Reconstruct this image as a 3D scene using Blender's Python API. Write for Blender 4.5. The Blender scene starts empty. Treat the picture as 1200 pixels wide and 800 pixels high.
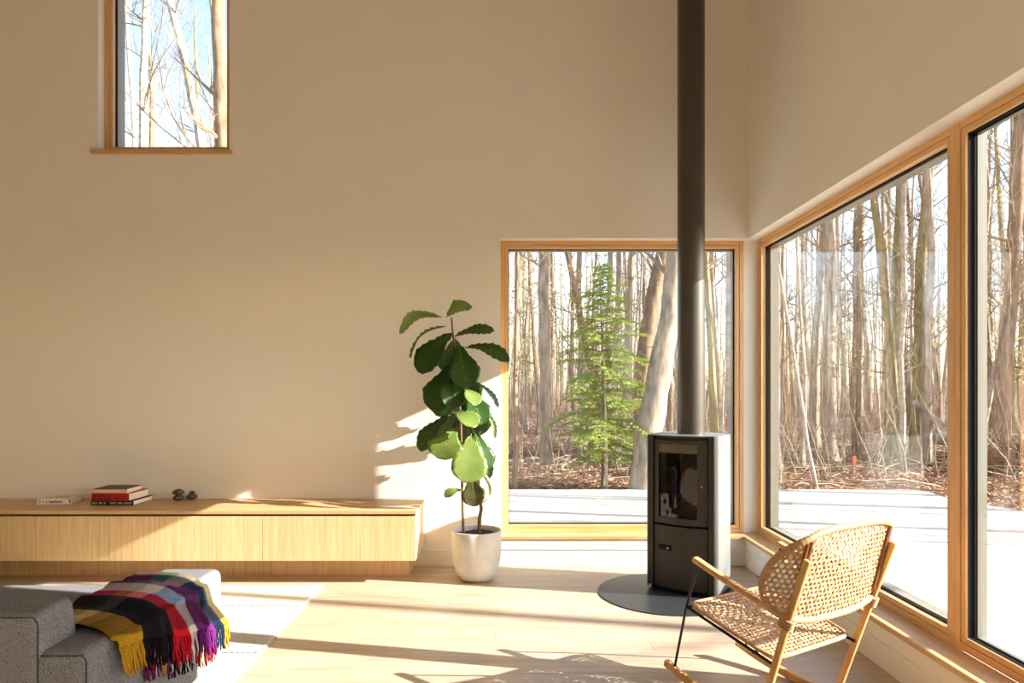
import bpy, bmesh, math, random
from mathutils import Vector, Matrix, noise

R = math.radians
SC = bpy.context.scene
COL = SC.collection
FPX, EYE, VX, VY = 800.0, 1.25, 594.0, 455.0     # focal length in px, eye height, vanishing point

# ------------------------------------------------------------------ camera
cam_d = bpy.data.cameras.new('camera')
cam = bpy.data.objects.new('camera', cam_d)
COL.objects.link(cam)
cam.location = (0, 0, EYE)
cam.rotation_euler = (R(90), 0, 0)
cam_d.sensor_width = 36
cam_d.lens = FPX / 1200 * 36
cam_d.shift_x = (600 - VX) / 1200
cam_d.shift_y = (VY - 400) / 1200
cam_d.clip_start = 0.05
cam_d.clip_end = 300
SC.camera = cam

# ------------------------------------------------------------------ world, sun, exposure
SUN = Vector((-1.0, 0.205, -0.46)).normalized()      # direction the light travels
world = bpy.data.worlds.new('sky')
SC.world = world
world.use_nodes = True
wn = world.node_tree.nodes
wl = world.node_tree.links
bg = wn['Background']
sky = wn.new('ShaderNodeTexSky')
sky.sky_type = 'NISHITA'
sky.sun_disc = False
sky.sun_elevation = math.asin(-SUN.z)
sky.sun_rotation = math.atan2(-SUN.x, -SUN.y)
sky.air_density = 1.0
sky.dust_density = 1.2
sky.ozone_density = 1.0
sat = wn.new('ShaderNodeHueSaturation')
sat.inputs['Saturation'].default_value = 0.95
wl.new(sky.outputs[0], sat.inputs['Color'])
wl.new(sat.outputs[0], bg.inputs[0])
bg.inputs[1].default_value = 0.195
sun_d = bpy.data.lights.new('sun', 'SUN')
sun_d.energy = 7.0
sun_d.angle = R(0.4)
sun_d.color = (1.0, 0.965, 0.915)
sun = bpy.data.objects.new('sun', sun_d)
COL.objects.link(sun)
sun.location = (12, -2, 8)
sun.rotation_euler = SUN.to_track_quat('-Z', 'Y').to_euler()
vs = SC.view_settings
SC.display_settings.display_device = 'sRGB'
vs.view_transform = 'Standard'
vs.look = 'None'
vs.gamma = 1.0
vs.use_curve_mapping = False
vs.exposure = 1.6
cy = SC.cycles
cy.max_bounces = 14
cy.diffuse_bounces = 8
cy.glossy_bounces = 4
cy.transparent_max_bounces = 16
cy.transmission_bounces = 6
cy.caustics_reflective = False
cy.caustics_refractive = False
cy.sample_clamp_indirect = 8.0
cy.use_denoising = True


# ------------------------------------------------------------------ helpers
def srgb(r, g, b):
    f = lambda c: c / 12.92 if c <= 0.04045 else ((c + 0.055) / 1.055) ** 2.4
    return (f(r / 255), f(g / 255), f(b / 255), 1)


def px_floor(x, y, z=0.0):
    """pixel -> point at height z"""
    d = FPX * (EYE - z) / (y - VY)
    return Vector(((x - VX) * d / FPX, d, z))


def px_at(x, y, d):
    """pixel -> point at depth d"""
    return Vector(((x - VX) * d / FPX, d, EYE - (y - VY) * d / FPX))


def tag(o, label=None, cat=None, group=None, kind=None):
    if label: o['label'] = label
    if cat: o['category'] = cat
    if group: o['group'] = group
    if kind: o['kind'] = kind
    return o


def empty(name, loc=(0, 0, 0), rz=0.0):
    o = bpy.data.objects.new(name, None)
    o.empty_display_size = 0.1
    COL.objects.link(o)
    o.location = loc
    o.rotation_euler = (0, 0, rz)
    return o


class MB:
    """collects shapes into one mesh"""
    def __init__(self):
        self.v = []
        self.f = []
        self.c = []

    def box(self, x0, x1, y0, y1, z0, z1):
        n = len(self.v)
        self.v += [(x0, y0, z0), (x1, y0, z0), (x1, y1, z0), (x0, y1, z0), (x0, y0, z1), (x1, y0, z1), (x1, y1, z1), (x0, y1, z1)]
        for q in ((0, 3, 2, 1), (4, 5, 6, 7), (0, 1, 5, 4), (1, 2, 6, 5), (2, 3, 7, 6), (3, 0, 4, 7)):
            self.f.append(tuple(n + i for i in q))
        return self

    def tube(self, pts, rad, sides=8, cap=True, flat=1.0):
        pts = [Vector(p) for p in pts]
        m = len(pts)
        if not hasattr(rad, '__len__'): rad = [rad] * m
        n = len(self.v)
        t0 = (pts[1] - pts[0]).normalized()
        up = Vector((0, 0, 1)) if abs(t0.z) < 0.9 else Vector((1, 0, 0))
        a = t0.cross(up).normalized()
        for i, p in enumerate(pts):
            t = (pts[min(i + 1, m - 1)] - pts[max(i - 1, 0)])
            if t.length < 1e-9: t = t0
            t.normalize()
            a = (a - t * a.dot(t))
            if a.length < 1e-6: a = t.cross(Vector((0.3, 0.5, 0.8)))
            a.normalize()
            b = t.cross(a)
            for k in range(sides):
                an = 2 * math.pi * k / sides
                self.v.append(tuple(p + (a * math.cos(an) + b * math.sin(an) * flat) * rad[i]))
        for i in range(m - 1):
            for k in range(sides):
                k2 = (k + 1) % sides
                self.f.append((n + i * sides + k, n + i * sides + k2, n + (i + 1) * sides + k2, n + (i + 1) * sides + k))
        if cap:
            self.f.append(tuple(n + k for k in reversed(range(sides))))
            self.f.append(tuple(n + (m - 1) * sides + k for k in range(sides)))
        return self

    def bar(self, pts, w, h, side):
        """rectangular bar along pts, `side` = width direction"""
        pts = [Vector(p) for p in pts]
        side = Vector(side).normalized()
        n = len(self.v)
        m = len(pts)
        for i, p in enumerate(pts):
            t = (pts[min(i + 1, m - 1)] - pts[max(i - 1, 0)]).normalized()
            up = side.cross(t).normalized()
            for sx, sz in ((-1, -1), (1, -1), (1, 1), (-1, 1)):
                self.v.append(tuple(p + side * sx * w / 2 + up * sz * h / 2))
        for i in range(m - 1):
            for k in range(4):
                k2 = (k + 1) % 4
                self.f.append((n + i * 4 + k, n + i * 4 + k2, n + (i + 1) * 4 + k2, n + (i + 1) * 4 + k))
        self.f.append((n + 3, n + 2, n + 1, n))
        e = n + (m - 1) * 4
        self.f.append((e, e + 1, e + 2, e + 3))
        return self

    def lathe(self, prof, seg=48, c=(0, 0, 0)):
        n = len(self.v)
        for r, z in prof:
            for k in range(seg):
                a = 2 * math.pi * k / seg
                self.v.append((c[0] + r * math.cos(a), c[1] + r * math.sin(a), c[2] + z))
        for i in range(len(prof) - 1):
            for k in range(seg):
                k2 = (k + 1) % seg
                self.f.append((n + i * seg + k, n + i * seg + k2, n + (i + 1) * seg + k2, n + (i + 1) * seg + k))
        self.f.append(tuple(n + k for k in reversed(range(seg))))
        e = n + (len(prof) - 1) * seg
        self.f.append(tuple(e + k for k in range(seg)))
        return self

    def prism(self, poly, z0, z1):
        n = len(self.v)
        m = len(poly)
        for z in (z0, z1):
            self.v += [(x, y, z) for x, y in poly]
        self.f.append(tuple(n + i for i in reversed(range(m))))
        self.f.append(tuple(n + m + i for i in range(m)))
        for i in range(m):
            j = (i + 1) % m
            self.f.append((n + i, n + j, n + m + j, n + m + i))
        return self

    def grid(self, rows):
        n = len(self.v)
        a, b = len(rows), len(rows[0])
        for r in rows: self.v += [tuple(p) for p in r]
        for i in range(a - 1):
            for j in range(b - 1):
                self.f.append((n + i * b + j, n + i * b + j + 1, n + (i + 1) * b + j + 1, n + (i + 1) * b + j))
        return self

    def mesh(self, name):
        me = bpy.data.meshes.new(name)
        me.from_pydata(self.v, [], self.f)
        me.update()
        return me

    def build(self, name, mat, parent=None, smooth=False, bevel=0, seg=2, loc=None, fix=False):
        me = self.mesh(name)
        if fix:
            bm = bmesh.new(); bm.from_mesh(me)
            bmesh.ops.recalc_face_normals(bm, faces=bm.faces)
            bm.to_mesh(me); bm.free()
        if mat: me.materials.append(mat)
        if smooth:
            me.shade_smooth(); me.set_sharp_from_angle(angle=R(42))
        o = bpy.data.objects.new(name, me)
        COL.objects.link(o)
        if parent: o.parent = parent
        if loc: o.location = loc
        if bevel:
            b = o.modifiers.new('bevel', 'BEVEL')
            b.width = bevel; b.segments = seg; b.limit_method = 'ANGLE'; b.angle_limit = R(40)
        return o


def obj(name, me, parent=None, loc=None):
    o = bpy.data.objects.new(name, me)
    COL.objects.link(o)
    if parent: o.parent = parent
    if loc: o.location = loc
    return o


# ------------------------------------------------------------------ materials
def newmat(name):
    m = bpy.data.materials.new(name)
    m.use_nodes = True
    return m, m.node_tree.nodes, m.node_tree.links, m.node_tree.nodes['Principled BSDF']


def mk(name, col, rough=0.5, metal=0.0, nscale=0, namt=0.12, bump=0.0, bscale=None, spec=0.5, stretch=(1, 1, 1), detail=4):
    m, n, l, p = newmat(name)
    p.inputs['Base Color'].default_value = col
    p.inputs['Roughness'].default_value = rough
    p.inputs['Metallic'].default_value = metal
    p.inputs['Specular IOR Level'].default_value = spec
    if nscale:
        tc = n.new('ShaderNodeTexCoord'); mp = n.new('ShaderNodeMapping')
        mp.inputs['Scale'].default_value = stretch
        l.new(tc.outputs['Object'], mp.inputs[0])
        nz = n.new('ShaderNodeTexNoise'); nz.inputs['Scale'].default_value = nscale; nz.inputs['Detail'].default_value = detail
        l.new(mp.outputs[0], nz.inputs[0])
        mx = n.new('ShaderNodeMix'); mx.data_type = 'RGBA'
        mx.inputs[6].default_value = tuple(c * (1 - namt) for c in col[:3]) + (1,)
        mx.inputs[7].default_value = tuple(min(1, c * (1 + namt)) for c in col[:3]) + (1,)
        cr = n.new('ShaderNodeMapRange'); cr.inputs[1].default_value = 0.3; cr.inputs[2].default_value = 0.7
        l.new(nz.outputs[0], cr.inputs[0]); l.new(cr.outputs[0], mx.inputs[0]); l.new(mx.outputs[2], p.inputs['Base Color'])
        if bump:
            b = n.new('ShaderNodeBump'); b.inputs['Strength'].default_value = bump; b.inputs['Distance'].default_value = 0.01
            src = nz
            if bscale:
                src = n.new('ShaderNodeTexNoise'); src.inputs['Scale'].default_value = bscale
                l.new(mp.outputs[0], src.inputs[0])
            l.new(src.outputs[0], b.inputs['Height']); l.new(b.outputs[0], p.inputs['Normal'])
    return m


def wood(name, col, dark, rough=0.45, stretch=(2, 30, 30), rand=0.08, spec=0.4, fine=1.0):
    """grain runs along the axis with the small stretch value"""
    m, n, l, p = newmat(name)
    tc = n.new('ShaderNodeTexCoord'); oi = n.new('ShaderNodeObjectInfo')
    add = n.new('ShaderNodeVectorMath'); add.operation = 'ADD'
    mul = n.new('ShaderNodeVectorMath'); mul.operation = 'SCALE'; mul.inputs[0].default_value = (37, 53, 71)
    l.new(oi.outputs['Random'], mul.inputs['Scale'])
    l.new(tc.outputs['Object'], add.inputs[0]); l.new(mul.outputs[0], add.inputs[1])
    mp = n.new('ShaderNodeMapping'); mp.inputs['Scale'].default_value = stretch
    l.new(add.outputs[0], mp.inputs[0])
    nz = n.new('ShaderNodeTexNoise'); nz.inputs['Scale'].default_value = fine; nz.inputs['Detail'].default_value = 6; nz.inputs['Roughness'].default_value = 0.65
    nz.inputs['Distortion'].default_value = 0.4
    l.new(mp.outputs[0], nz.inputs[0])
    rp = n.new('ShaderNodeValToRGB')
    rp.color_ramp.elements[0].position = 0.3; rp.color_ramp.elements[0].color = dark
    rp.color_ramp.elements[1].position = 0.62; rp.color_ramp.elements[1].color = col
    l.new(nz.outputs[0], rp.inputs[0])
    hs = n.new('ShaderNodeHueSaturation')
    mr = n.new('ShaderNodeMapRange'); mr.inputs[3].default_value = 1 - rand; mr.inputs[4].default_value = 1 + rand
    l.new(oi.outputs['Random'], mr.inputs[0]); l.new(mr.outputs[0], hs.inputs['Value']); l.new(rp.outputs[0], hs.inputs['Color'])
    l.new(hs.outputs[0], p.inputs['Base Color'])
    p.inputs['Roughness'].default_value = rough
    p.inputs['Specular IOR Level'].default_value = spec
    b = n.new('ShaderNodeBump'); b.inputs['Strength'].default_value = 0.06; b.inputs['Distance'].default_value = 0.004
    l.new(nz.outputs[0], b.inputs['Height']); l.new(b.outputs[0], p.inputs['Normal'])
    return m


def glass_mat(name, base=0.07, tint=(1, 1, 1, 1)):
    m, n, l, p = newmat(name)
    n.remove(p)
    out = n['Material Output']
    tr = n.new('ShaderNodeBsdfTransparent'); tr.inputs[0].default_value = tint
    gl = n.new('ShaderNodeBsdfGlossy'); gl.inputs['Roughness'].default_value = 0.0
    lw = n.new('ShaderNodeLayerWeight'); lw.inputs[0].default_value = 0.5
    pw = n.new('ShaderNodeMath'); pw.operation = 'POWER'; pw.inputs[1].default_value = 5
    ma = n.new('ShaderNodeMath'); ma.operation = 'MULTIPLY_ADD'; ma.inputs[1].default_value = 1 - base; ma.inputs[2].default_value = base
    l.new(lw.outputs['Facing'], pw.inputs[0]); l.new(pw.outputs[0], ma.inputs[0])
    mx = n.new('ShaderNodeMixShader')
    l.new(ma.outputs[0], mx.inputs[0]); l.new(tr.outputs[0], mx.inputs[1]); l.new(gl.outputs[0], mx.inputs[2])
    l.new(mx.outputs[0], out.inputs[0])
    return m


M = {}
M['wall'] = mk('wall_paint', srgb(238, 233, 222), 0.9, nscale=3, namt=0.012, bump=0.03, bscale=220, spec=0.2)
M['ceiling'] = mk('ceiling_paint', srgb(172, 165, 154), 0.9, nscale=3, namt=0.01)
M['white'] = mk('white_trim_paint', srgb(238, 234, 224), 0.5, nscale=4, namt=0.01)
M['plank'] = wood('pale_oak_plank', srgb(194, 175, 151), srgb(172, 150, 124), 0.34, (1.6, 26, 26), 0.05, 0.5)
M['subfloor'] = mk('subfloor', srgb(120, 95, 70), 0.8, nscale=6)
M['fir_x'] = wood('fir_frame', srgb(228, 186, 130), srgb(208, 160, 102), 0.4, (3, 40, 40), 0.02)
M['fir_z'] = wood('fir_frame_upright', srgb(228, 186, 130), srgb(208, 160, 102), 0.4, (40, 40, 3), 0.02)
M['fir_y'] = wood('fir_frame_deep', srgb(228, 186, 130), srgb(208, 160, 102), 0.4, (40, 3, 40), 0.02)
M['sill_x'] = wood('oak_sill', srgb(214, 178, 128), srgb(192, 150, 100), 0.3, (3, 40, 40), 0.02)
M['sill_y'] = wood('oak_sill_deep', srgb(214, 178, 128), srgb(192, 150, 100), 0.3, (40, 3, 40), 0.02)
M['gasket'] = mk('black_gasket', srgb(16, 15, 14), 0.8, nscale=20, spec=0.15)
M['clad'] = mk('dark_cladding', srgb(22, 19, 17), 0.8, nscale=12, spec=0.15)
M['clad_pale'] = mk('pale_cladding', srgb(132, 130, 114), 0.5, nscale=12, namt=0.03)
M['glass'] = glass_mat('window_glass', 0.055)
M['oak_v'] = wood('oak_veneer', srgb(222, 190, 142), srgb(198, 160, 108), 0.45, (70, 70, 2.2), 0.03)
M['oak_h'] = wood('oak_top', srgb(206, 168, 120), srgb(184, 142, 94), 0.4, (1.6, 26, 26), 0.02)
M['gap_shade'] = mk('painted_gap_shade', srgb(60, 38, 20), 0.8, nscale=8)  # dark brown that paints in the shade of the gap below the worktop
M['iron'] = mk('stove_black', srgb(52, 48, 43), 0.45, 0.2, nscale=60, namt=0.06)
M['iron_side'] = mk('stove_grey_side', srgb(122, 125, 119), 0.4, 0.3, nscale=80, namt=0.04)
M['flue'] = mk('flue_paint', srgb(74, 70, 63), 0.36, 0.25, nscale=50, namt=0.06)
M['plate'] = mk('hearth_plate', srgb(60, 63, 63), 0.38, 0.3, nscale=30, namt=0.05)
M['deflector'] = mk('warm_steel', srgb(96, 86, 74), 0.4, 0.3, nscale=40)
M['black'] = mk('soot_black', srgb(8, 7, 7), 0.9, nscale=20)
M['stoveglass'] = glass_mat('stove_glass', 0.05, (0.5, 0.43, 0.37, 1))
M['chrome'] = mk('steel', srgb(190, 188, 184), 0.25, 0.9, nscale=30)
M['log'] = mk('firewood', srgb(120, 84, 52), 0.9, nscale=18, namt=0.4)
M['concrete'] = mk('pot_concrete', srgb(206, 202, 194), 0.7, nscale=9, namt=0.09, bump=0.12, bscale=60)
M['soil'] = mk('soil', srgb(46, 34, 26), 0.95, nscale=60, namt=0.5, bump=0.6)
M['stem'] = mk('plant_stem', srgb(112, 84, 56), 0.8, nscale=50, namt=0.25, bump=0.3)
M['chairwood'] = wood('ash_wood', srgb(214, 170, 112), srgb(188, 138, 82), 0.42, (22, 22, 3), 0.02)
M['rod'] = mk('black_rod', srgb(24, 22, 20), 0.35, 0.4, nscale=40)
M['binding'] = mk('rattan_binding', srgb(190, 150, 104), 0.55, nscale=120, namt=0.2, stretch=(1, 1, 4), bump=0.3)
M['stake'] = mk('dark_rattan', srgb(132, 84, 46), 0.55, nscale=60, namt=0.2)
M['stone'] = mk('dark_pebble', srgb(78, 72, 66), 0.45, nscale=18, namt=0.3, bump=0.1)
M['paper'] = mk('book_pages', srgb(226, 220, 208), 0.85, nscale=200, namt=0.06, stretch=(1, 1, 6))
M['bk_white'] = mk('white_cover', srgb(226, 220, 210), 0.6, nscale=20, namt=0.02)
M['bk_red'] = mk('red_cover', srgb(176, 26, 30), 0.5, nscale=20, namt=0.04)
M['bk_pink'] = mk('peach_cover', srgb(244, 190, 156), 0.6, nscale=20, namt=0.03)
M['bk_dark'] = mk('charcoal_cover', srgb(66, 64, 58), 0.55, nscale=6, namt=0.35)
M['bk_black'] = mk('black_cover', srgb(26, 22, 20), 0.5, nscale=20)
M['ink'] = mk('black_ink', srgb(18, 16, 15), 0.7, nscale=20)
M['ink_red'] = mk('maroon_ink', srgb(92, 12, 16), 0.7, nscale=20)
M['ink_white'] = mk('white_ink', srgb(222, 216, 204), 0.7, nscale=20)
M['bark'] = mk('grey_bark', srgb(160, 144, 124), 0.95, nscale=5, namt=0.42, bump=0.7, stretch=(3, 3, 0.8), detail=7)
M['bark2'] = mk('brown_bark', srgb(136, 112, 88), 0.95, nscale=5, namt=0.42, bump=0.7, stretch=(3, 3, 0.8), detail=7)
M['moss'] = mk('mossy_bark', srgb(148, 134, 92), 0.95, nscale=5, namt=0.4, bump=0.7, stretch=(3, 3, 0.8), detail=7)
M['birch'] = mk('pale_birch_bark', srgb(176, 163, 145), 0.85, nscale=4, namt=0.35, bump=0.3, stretch=(1, 1, 3), detail=7)
M['deadwood'] = mk('weathered_log', srgb(150, 138, 126), 0.9, nscale=6, namt=0.35, bump=0.5, detail=7)
M['twig'] = mk('twig_bark', srgb(154, 136, 112), 0.9, nscale=8, namt=0.3)
M['ground'] = mk('forest_floor', srgb(140, 110, 88), 1.0, nscale=3.0, namt=0.45, bump=0.8, bscale=18, spec=0.1, detail=10)
M['patio'] = mk('pale_concrete', srgb(178, 171, 161), 0.85, nscale=2, namt=0.05, bump=0.1, bscale=40, spec=0.2)
M['orange'] = mk('orange_ribbon', srgb(236, 96, 50), 0.6, nscale=20)
M['siding'] = mk('outside_wall', srgb(90, 84, 78), 0.8, nscale=6)


def leafmat(name, top, trans, tf=0.35, rough=0.35, var=0.15):
    m, n, l, p = newmat(name)
    oi = n.new('ShaderNodeObjectInfo')
    tc = n.new('ShaderNodeTexCoord')
    nz = n.new('ShaderNodeTexNoise'); nz.inputs['Scale'].default_value = 14; nz.inputs['Detail'].default_value = 3
    l.new(tc.outputs['Object'], nz.inputs[0])
    hs = n.new('ShaderNodeHueSaturation'); hs.inputs['Color'].default_value = top
    mr = n.new('ShaderNodeMapRange'); mr.inputs[1].default_value = 0.3; mr.inputs[2].default_value = 0.7
    mr.inputs[3].default_value = 1 - var; mr.inputs[4].default_value = 1 + var
    l.new(nz.outputs[0], mr.inputs[0]); l.new(mr.outputs[0], hs.inputs['Value'])
    l.new(hs.outputs[0], p.inputs['Base Color'])
    p.inputs['Roughness'].default_value = rough
    tl = n.new('ShaderNodeBsdfTranslucent'); tl.inputs[0].default_value = trans
    mx = n.new('ShaderNodeMixShader'); mx.inputs[0].default_value = tf
    l.new(p.outputs[0], mx.inputs[1]); l.new(tl.outputs[0], mx.inputs[2])
    l.new(mx.outputs[0], n['Material Output'].inputs[0])
    return m


M['leaf'] = leafmat('fig_leaf', srgb(50, 80, 32), srgb(140, 180, 50), 0.26, 0.30)
M['leaf_lit'] = leafmat('fig_leaf_lit', srgb(118, 136, 68), srgb(186, 204, 76), 0.32, 0.34)  # paler copy of the leaf green, painting in sunlit and backlit leaves
M['rib'] = leafmat('leaf_rib', srgb(128, 150, 84), srgb(170, 190, 90), 0.25, 0.4)
M['leaf_brown'] = leafmat('fig_leaf_worn', srgb(84, 84, 48), srgb(130, 130, 50), 0.25, 0.4, 0.4)
M['needle'] = leafmat('spruce_needles', srgb(138, 158, 76), srgb(200, 212, 92), 0.35, 0.6)
M['bud'] = leafmat('spring_buds', srgb(206, 190, 120), srgb(230, 222, 140), 0.4, 0.7)
M['litter'] = leafmat('dry_leaves', srgb(160, 124, 96), srgb(180, 136, 92), 0.15, 0.8, 0.4)


def cane_mat():
    m, n, l, p = newmat('woven_cane')
    tc = n.new('ShaderNodeTexCoord')
    nz = n.new('ShaderNodeTexNoise'); nz.inputs['Scale'].default_value = 70; nz.inputs['Detail'].default_value = 3
    l.new(tc.outputs['Object'], nz.inputs[0])
    rp = n.new('ShaderNodeValToRGB')
    rp.color_ramp.elements[0].position = 0.32; rp.color_ramp.elements[0].color = srgb(172, 128, 86)
    rp.color_ramp.elements[1].position = 0.62; rp.color_ramp.elements[1].color = srgb(220, 186, 142)
    l.new(nz.outputs[0], rp.inputs[0]); l.new(rp.outputs[0], p.inputs['Base Color'])
    p.inputs['Roughness'].default_value = 0.5
    return m


M['cane'] = cane_mat()


def tweed(name, col):
    m, n, l, p = newmat(name)
    tc = n.new('ShaderNodeTexCoord')
    a = n.new('ShaderNodeTexNoise'); a.inputs['Scale'].default_value = 330; a.inputs['Detail'].default_value = 2
    b = n.new('ShaderNodeTexNoise'); b.inputs['Scale'].default_value = 150; b.inputs['Detail'].default_value = 3
    l.new(tc.outputs['Object'], a.inputs[0]); l.new(tc.outputs['Object'], b.inputs[0])
    rp = n.new('ShaderNodeValToRGB')
    e = rp.color_ramp.elements
    e[0].position = 0.33; e[0].color = tuple(c * 0.45 for c in col[:3]) + (1,)
    e[1].position = 0.5; e[1].color = col
    k = e.new(0.66); k.color = tuple(min(1, c * 1.35) for c in col[:3]) + (1,)
    l.new(a.outputs[0], rp.inputs[0])
    rq = n.new('ShaderNodeValToRGB')
    rq.color_ramp.elements[0].position = 0.29; rq.color_ramp.elements[0].color = (0.12, 0.11, 0.1, 1)
    rq.color_ramp.elements[1].position = 0.35; rq.color_ramp.elements[1].color = (1, 1, 1, 1)
    l.new(b.outputs[0], rq.inputs[0])
    mx = n.new('ShaderNodeMix'); mx.data_type = 'RGBA'; mx.blend_type = 'MULTIPLY'; mx.inputs[0].default_value = 1
    l.new(rp.outputs[0], mx.inputs[6]); l.new(rq.outputs[0], mx.inputs[7]); l.new(mx.outputs[2], p.inputs['Base Color'])
    p.inputs['Roughness'].default_value = 0.95
    p.inputs['Specular IOR Level'].default_value = 0.1
    bp = n.new('ShaderNodeBump'); bp.inputs['Strength'].default_value = 0.4; bp.inputs['Distance'].default_value = 0.003
    l.new(a.outputs[0], bp.inputs['Height']); l.new(bp.outputs[0], p.inputs['Normal'])
    return m


M['tweed'] = tweed('grey_tweed', srgb(126, 125, 127))
M['piping'] = mk('dark_seam', srgb(48, 44, 42), 0.9, nscale=60)


def rug_mat():
    m, n, l, p = newmat('cream_wool_rug')
    tc = n.new('ShaderNodeTexCoord')
    mp = n.new('ShaderNodeMapping'); mp.inputs['Scale'].default_value = (60, 260, 60)
    l.new(tc.outputs['Object'], mp.inputs[0])
    nz = n.new('ShaderNodeTexNoise'); nz.inputs['Scale'].default_value = 1; nz.inputs['Detail'].default_value = 3
    l.new(mp.outputs[0], nz.inputs[0])
    rp = n.new('ShaderNodeValToRGB')
    rp.color_ramp.elements[0].position = 0.3; rp.color_ramp.elements[0].color = srgb(180, 172, 154)
    rp.color_ramp.elements[1].position = 0.7; rp.color_ramp.elements[1].color = srgb(216, 210, 194)
    l.new(nz.outputs[0], rp.inputs[0]); l.new(rp.outputs[0], p.inputs['Base Color'])
    p.inputs['Roughness'].default_value = 1
    p.inputs['Specular IOR Level'].default_value = 0.05
    b = n.new('ShaderNodeBump'); b.inputs['Strength'].default_value = 0.5; b.inputs['Distance'].default_value = 0.004
    l.new(nz.outputs[0], b.inputs['Height']); l.new(b.outputs[0], p.inputs['Normal'])
    return m


M['rug'] = rug_mat()


def attr_mat(name, rough=0.95):
    m, n, l, p = newmat(name)
    at = n.new('ShaderNodeVertexColor'); at.layer_name = 'weave'
    tc = n.new('ShaderNodeTexCoord')
    nz = n.new('ShaderNodeTexNoise'); nz.inputs['Scale'].default_value = 260; nz.inputs['Detail'].default_value = 2
    l.new(tc.outputs['Object'], nz.inputs[0])
    mr = n.new('ShaderNodeMapRange'); mr.inputs[1].default_value = 0.3; mr.inputs[2].default_value = 0.7; mr.inputs[3].default_value = 0.6; mr.inputs[4].default_value = 1.35
    l.new(nz.outputs[0], mr.inputs[0])
    hs = n.new('ShaderNodeHueSaturation')
    l.new(at.outputs[0], hs.inputs['Color']); l.new(mr.outputs[0], hs.inputs['Value'])
    l.new(hs.outputs[0], p.inputs['Base Color'])
    p.inputs['Roughness'].default_value = rough
    p.inputs['Specular IOR Level'].default_value = 0.1
    b = n.new('ShaderNodeBump'); b.inputs['Strength'].default_value = 0.4; b.inputs['Distance'].default_value = 0.003
    l.new(nz.outputs[0], b.inputs['Height']); l.new(b.outputs[0], p.inputs['Normal'])
    return m


M['plaid'] = attr_mat('plaid_wool')

# ================================================================== THE ROOM
YB, YF = 4.82, 4.90            # back wall face, window frame plane
XR, XF = 1.707, 1.80           # right wall face, window frame plane
ZH, ZS = 2.31, 0.2135          # window head, sill top
CEIL = 5.6
XL, Y0 = -5.0, -3.2            # left wall, wall behind the viewer
WX0, WX1, WZ0, WZ1 = -2.886, -1.958, 2.93, 4.32        # high window
BX0, BX1 = -0.045, 1.70                                # big back window

b = MB()
b.box(XL, WX0, YB, YB + 0.2, -0.1, CEIL)
b.box(WX0, WX1, YB, YB + 0.2, -0.1, WZ0 - 0.03)
b.box(WX0, WX1, YB, YB + 0.2, WZ1, CEIL)
b.box(WX1, BX0, YB, YB + 0.2, -0.1, CEIL)
b.box(BX0, XF + 0.12, YB, YB + 0.2, ZH, CEIL)
b.box(BX0, XF + 0.12, YB, YB + 0.2, -0.1, ZS - 0.024)
b.box(BX1, XF + 0.12, YF, YB + 0.2, ZS - 0.024, ZH)
tag(b.build('wall_back', M['wall']), 'tall cream wall behind the oak cabinets and stove', 'wall', kind='structure')

WIN_Y = [(2.743, 4.90), (2.06, 2.743), (-2.75, 0.72)]  # last opening is added out of view to let in more light
b = MB()
b.box(XR, XF + 0.12, Y0, YB, ZH, CEIL)
b.box(XR - 0.015, XF + 0.12, Y0, YB, -0.1, ZS - 0.024)
b.box(XR, XF + 0.12, Y0, WIN_Y[2][0], ZS - 0.024, ZH)
b.box(XR, XF + 0.12, WIN_Y[2][1], WIN_Y[1][0], ZS - 0.024, ZH)
tag(b.build('wall_right', M['wall']), 'cream side wall above and below the window band', 'wall', kind='structure')
tag(MB().box(XL - 0.2, XL, Y0, YB + 0.2, -0.1, CEIL).build('wall_left', M['wall']), 'plain cream wall at the far end of the cabinets', 'wall', kind='structure')
tag(MB().box(XL - 0.2, XF + 0.12, Y0 - 0.2, Y0, -0.1, CEIL).build('wall_front', M['wall']), 'plain cream wall facing the stove', 'wall', kind='structure')
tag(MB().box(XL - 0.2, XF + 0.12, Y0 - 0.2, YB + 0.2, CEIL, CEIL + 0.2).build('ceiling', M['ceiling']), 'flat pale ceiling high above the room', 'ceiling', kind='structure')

# floor with planks
random.seed(4)
fl = MB().box(XL, XR, Y0, YB, -0.1, -0.016).build('floor', M['subfloor'])
tag(fl, 'pale oak plank floor of the room', 'floor', kind='structure')
PW = 0.13


def plank_mesh(L):
    m = MB().box(0, L, 0, PW - 0.0012, -0.016, 0.0)
    me = m.mesh('plank')
    bm = bmesh.new(); bm.from_mesh(me)
    top = [e for e in bm.edges if all(v.co.z > -0.001 for v in e.verts)]
    bmesh.ops.bevel(bm, geom=top, offset=0.0011, segments=1, affect='EDGES')
    bm.to_mesh(me); bm.free()
    me.materials.append(M['plank'])
    return me


lens = [1.1, 1.5, 1.9, 2.2]
pm = {q: plank_mesh(q) for q in lens}
row = 0
y = YB - PW
while y > Y0 + 1.2:
    x = XL - random.random() * 1.6
    while x < XR - 0.02:
        q = random.choice(lens)
        if x + q < XL + 0.02: x += q; continue
        if x + q > XR - 0.02 or x < XL:       # cut boards at the walls
            x0, x1 = max(x, XL), min(x + q, XR - 0.02)
            if x1 - x0 > 0.03:
                obj('plank', plank_mesh(x1 - x0 - 0.001), fl, (x0, y, 0))
        else:
            obj('plank', pm[q], fl, (x, y, 0))
        x += q + 0.0008
    y -= PW
MB().box(XL, XR, Y0, y + PW, -0.016, 0).build('plank', M['plank'], fl)

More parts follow.
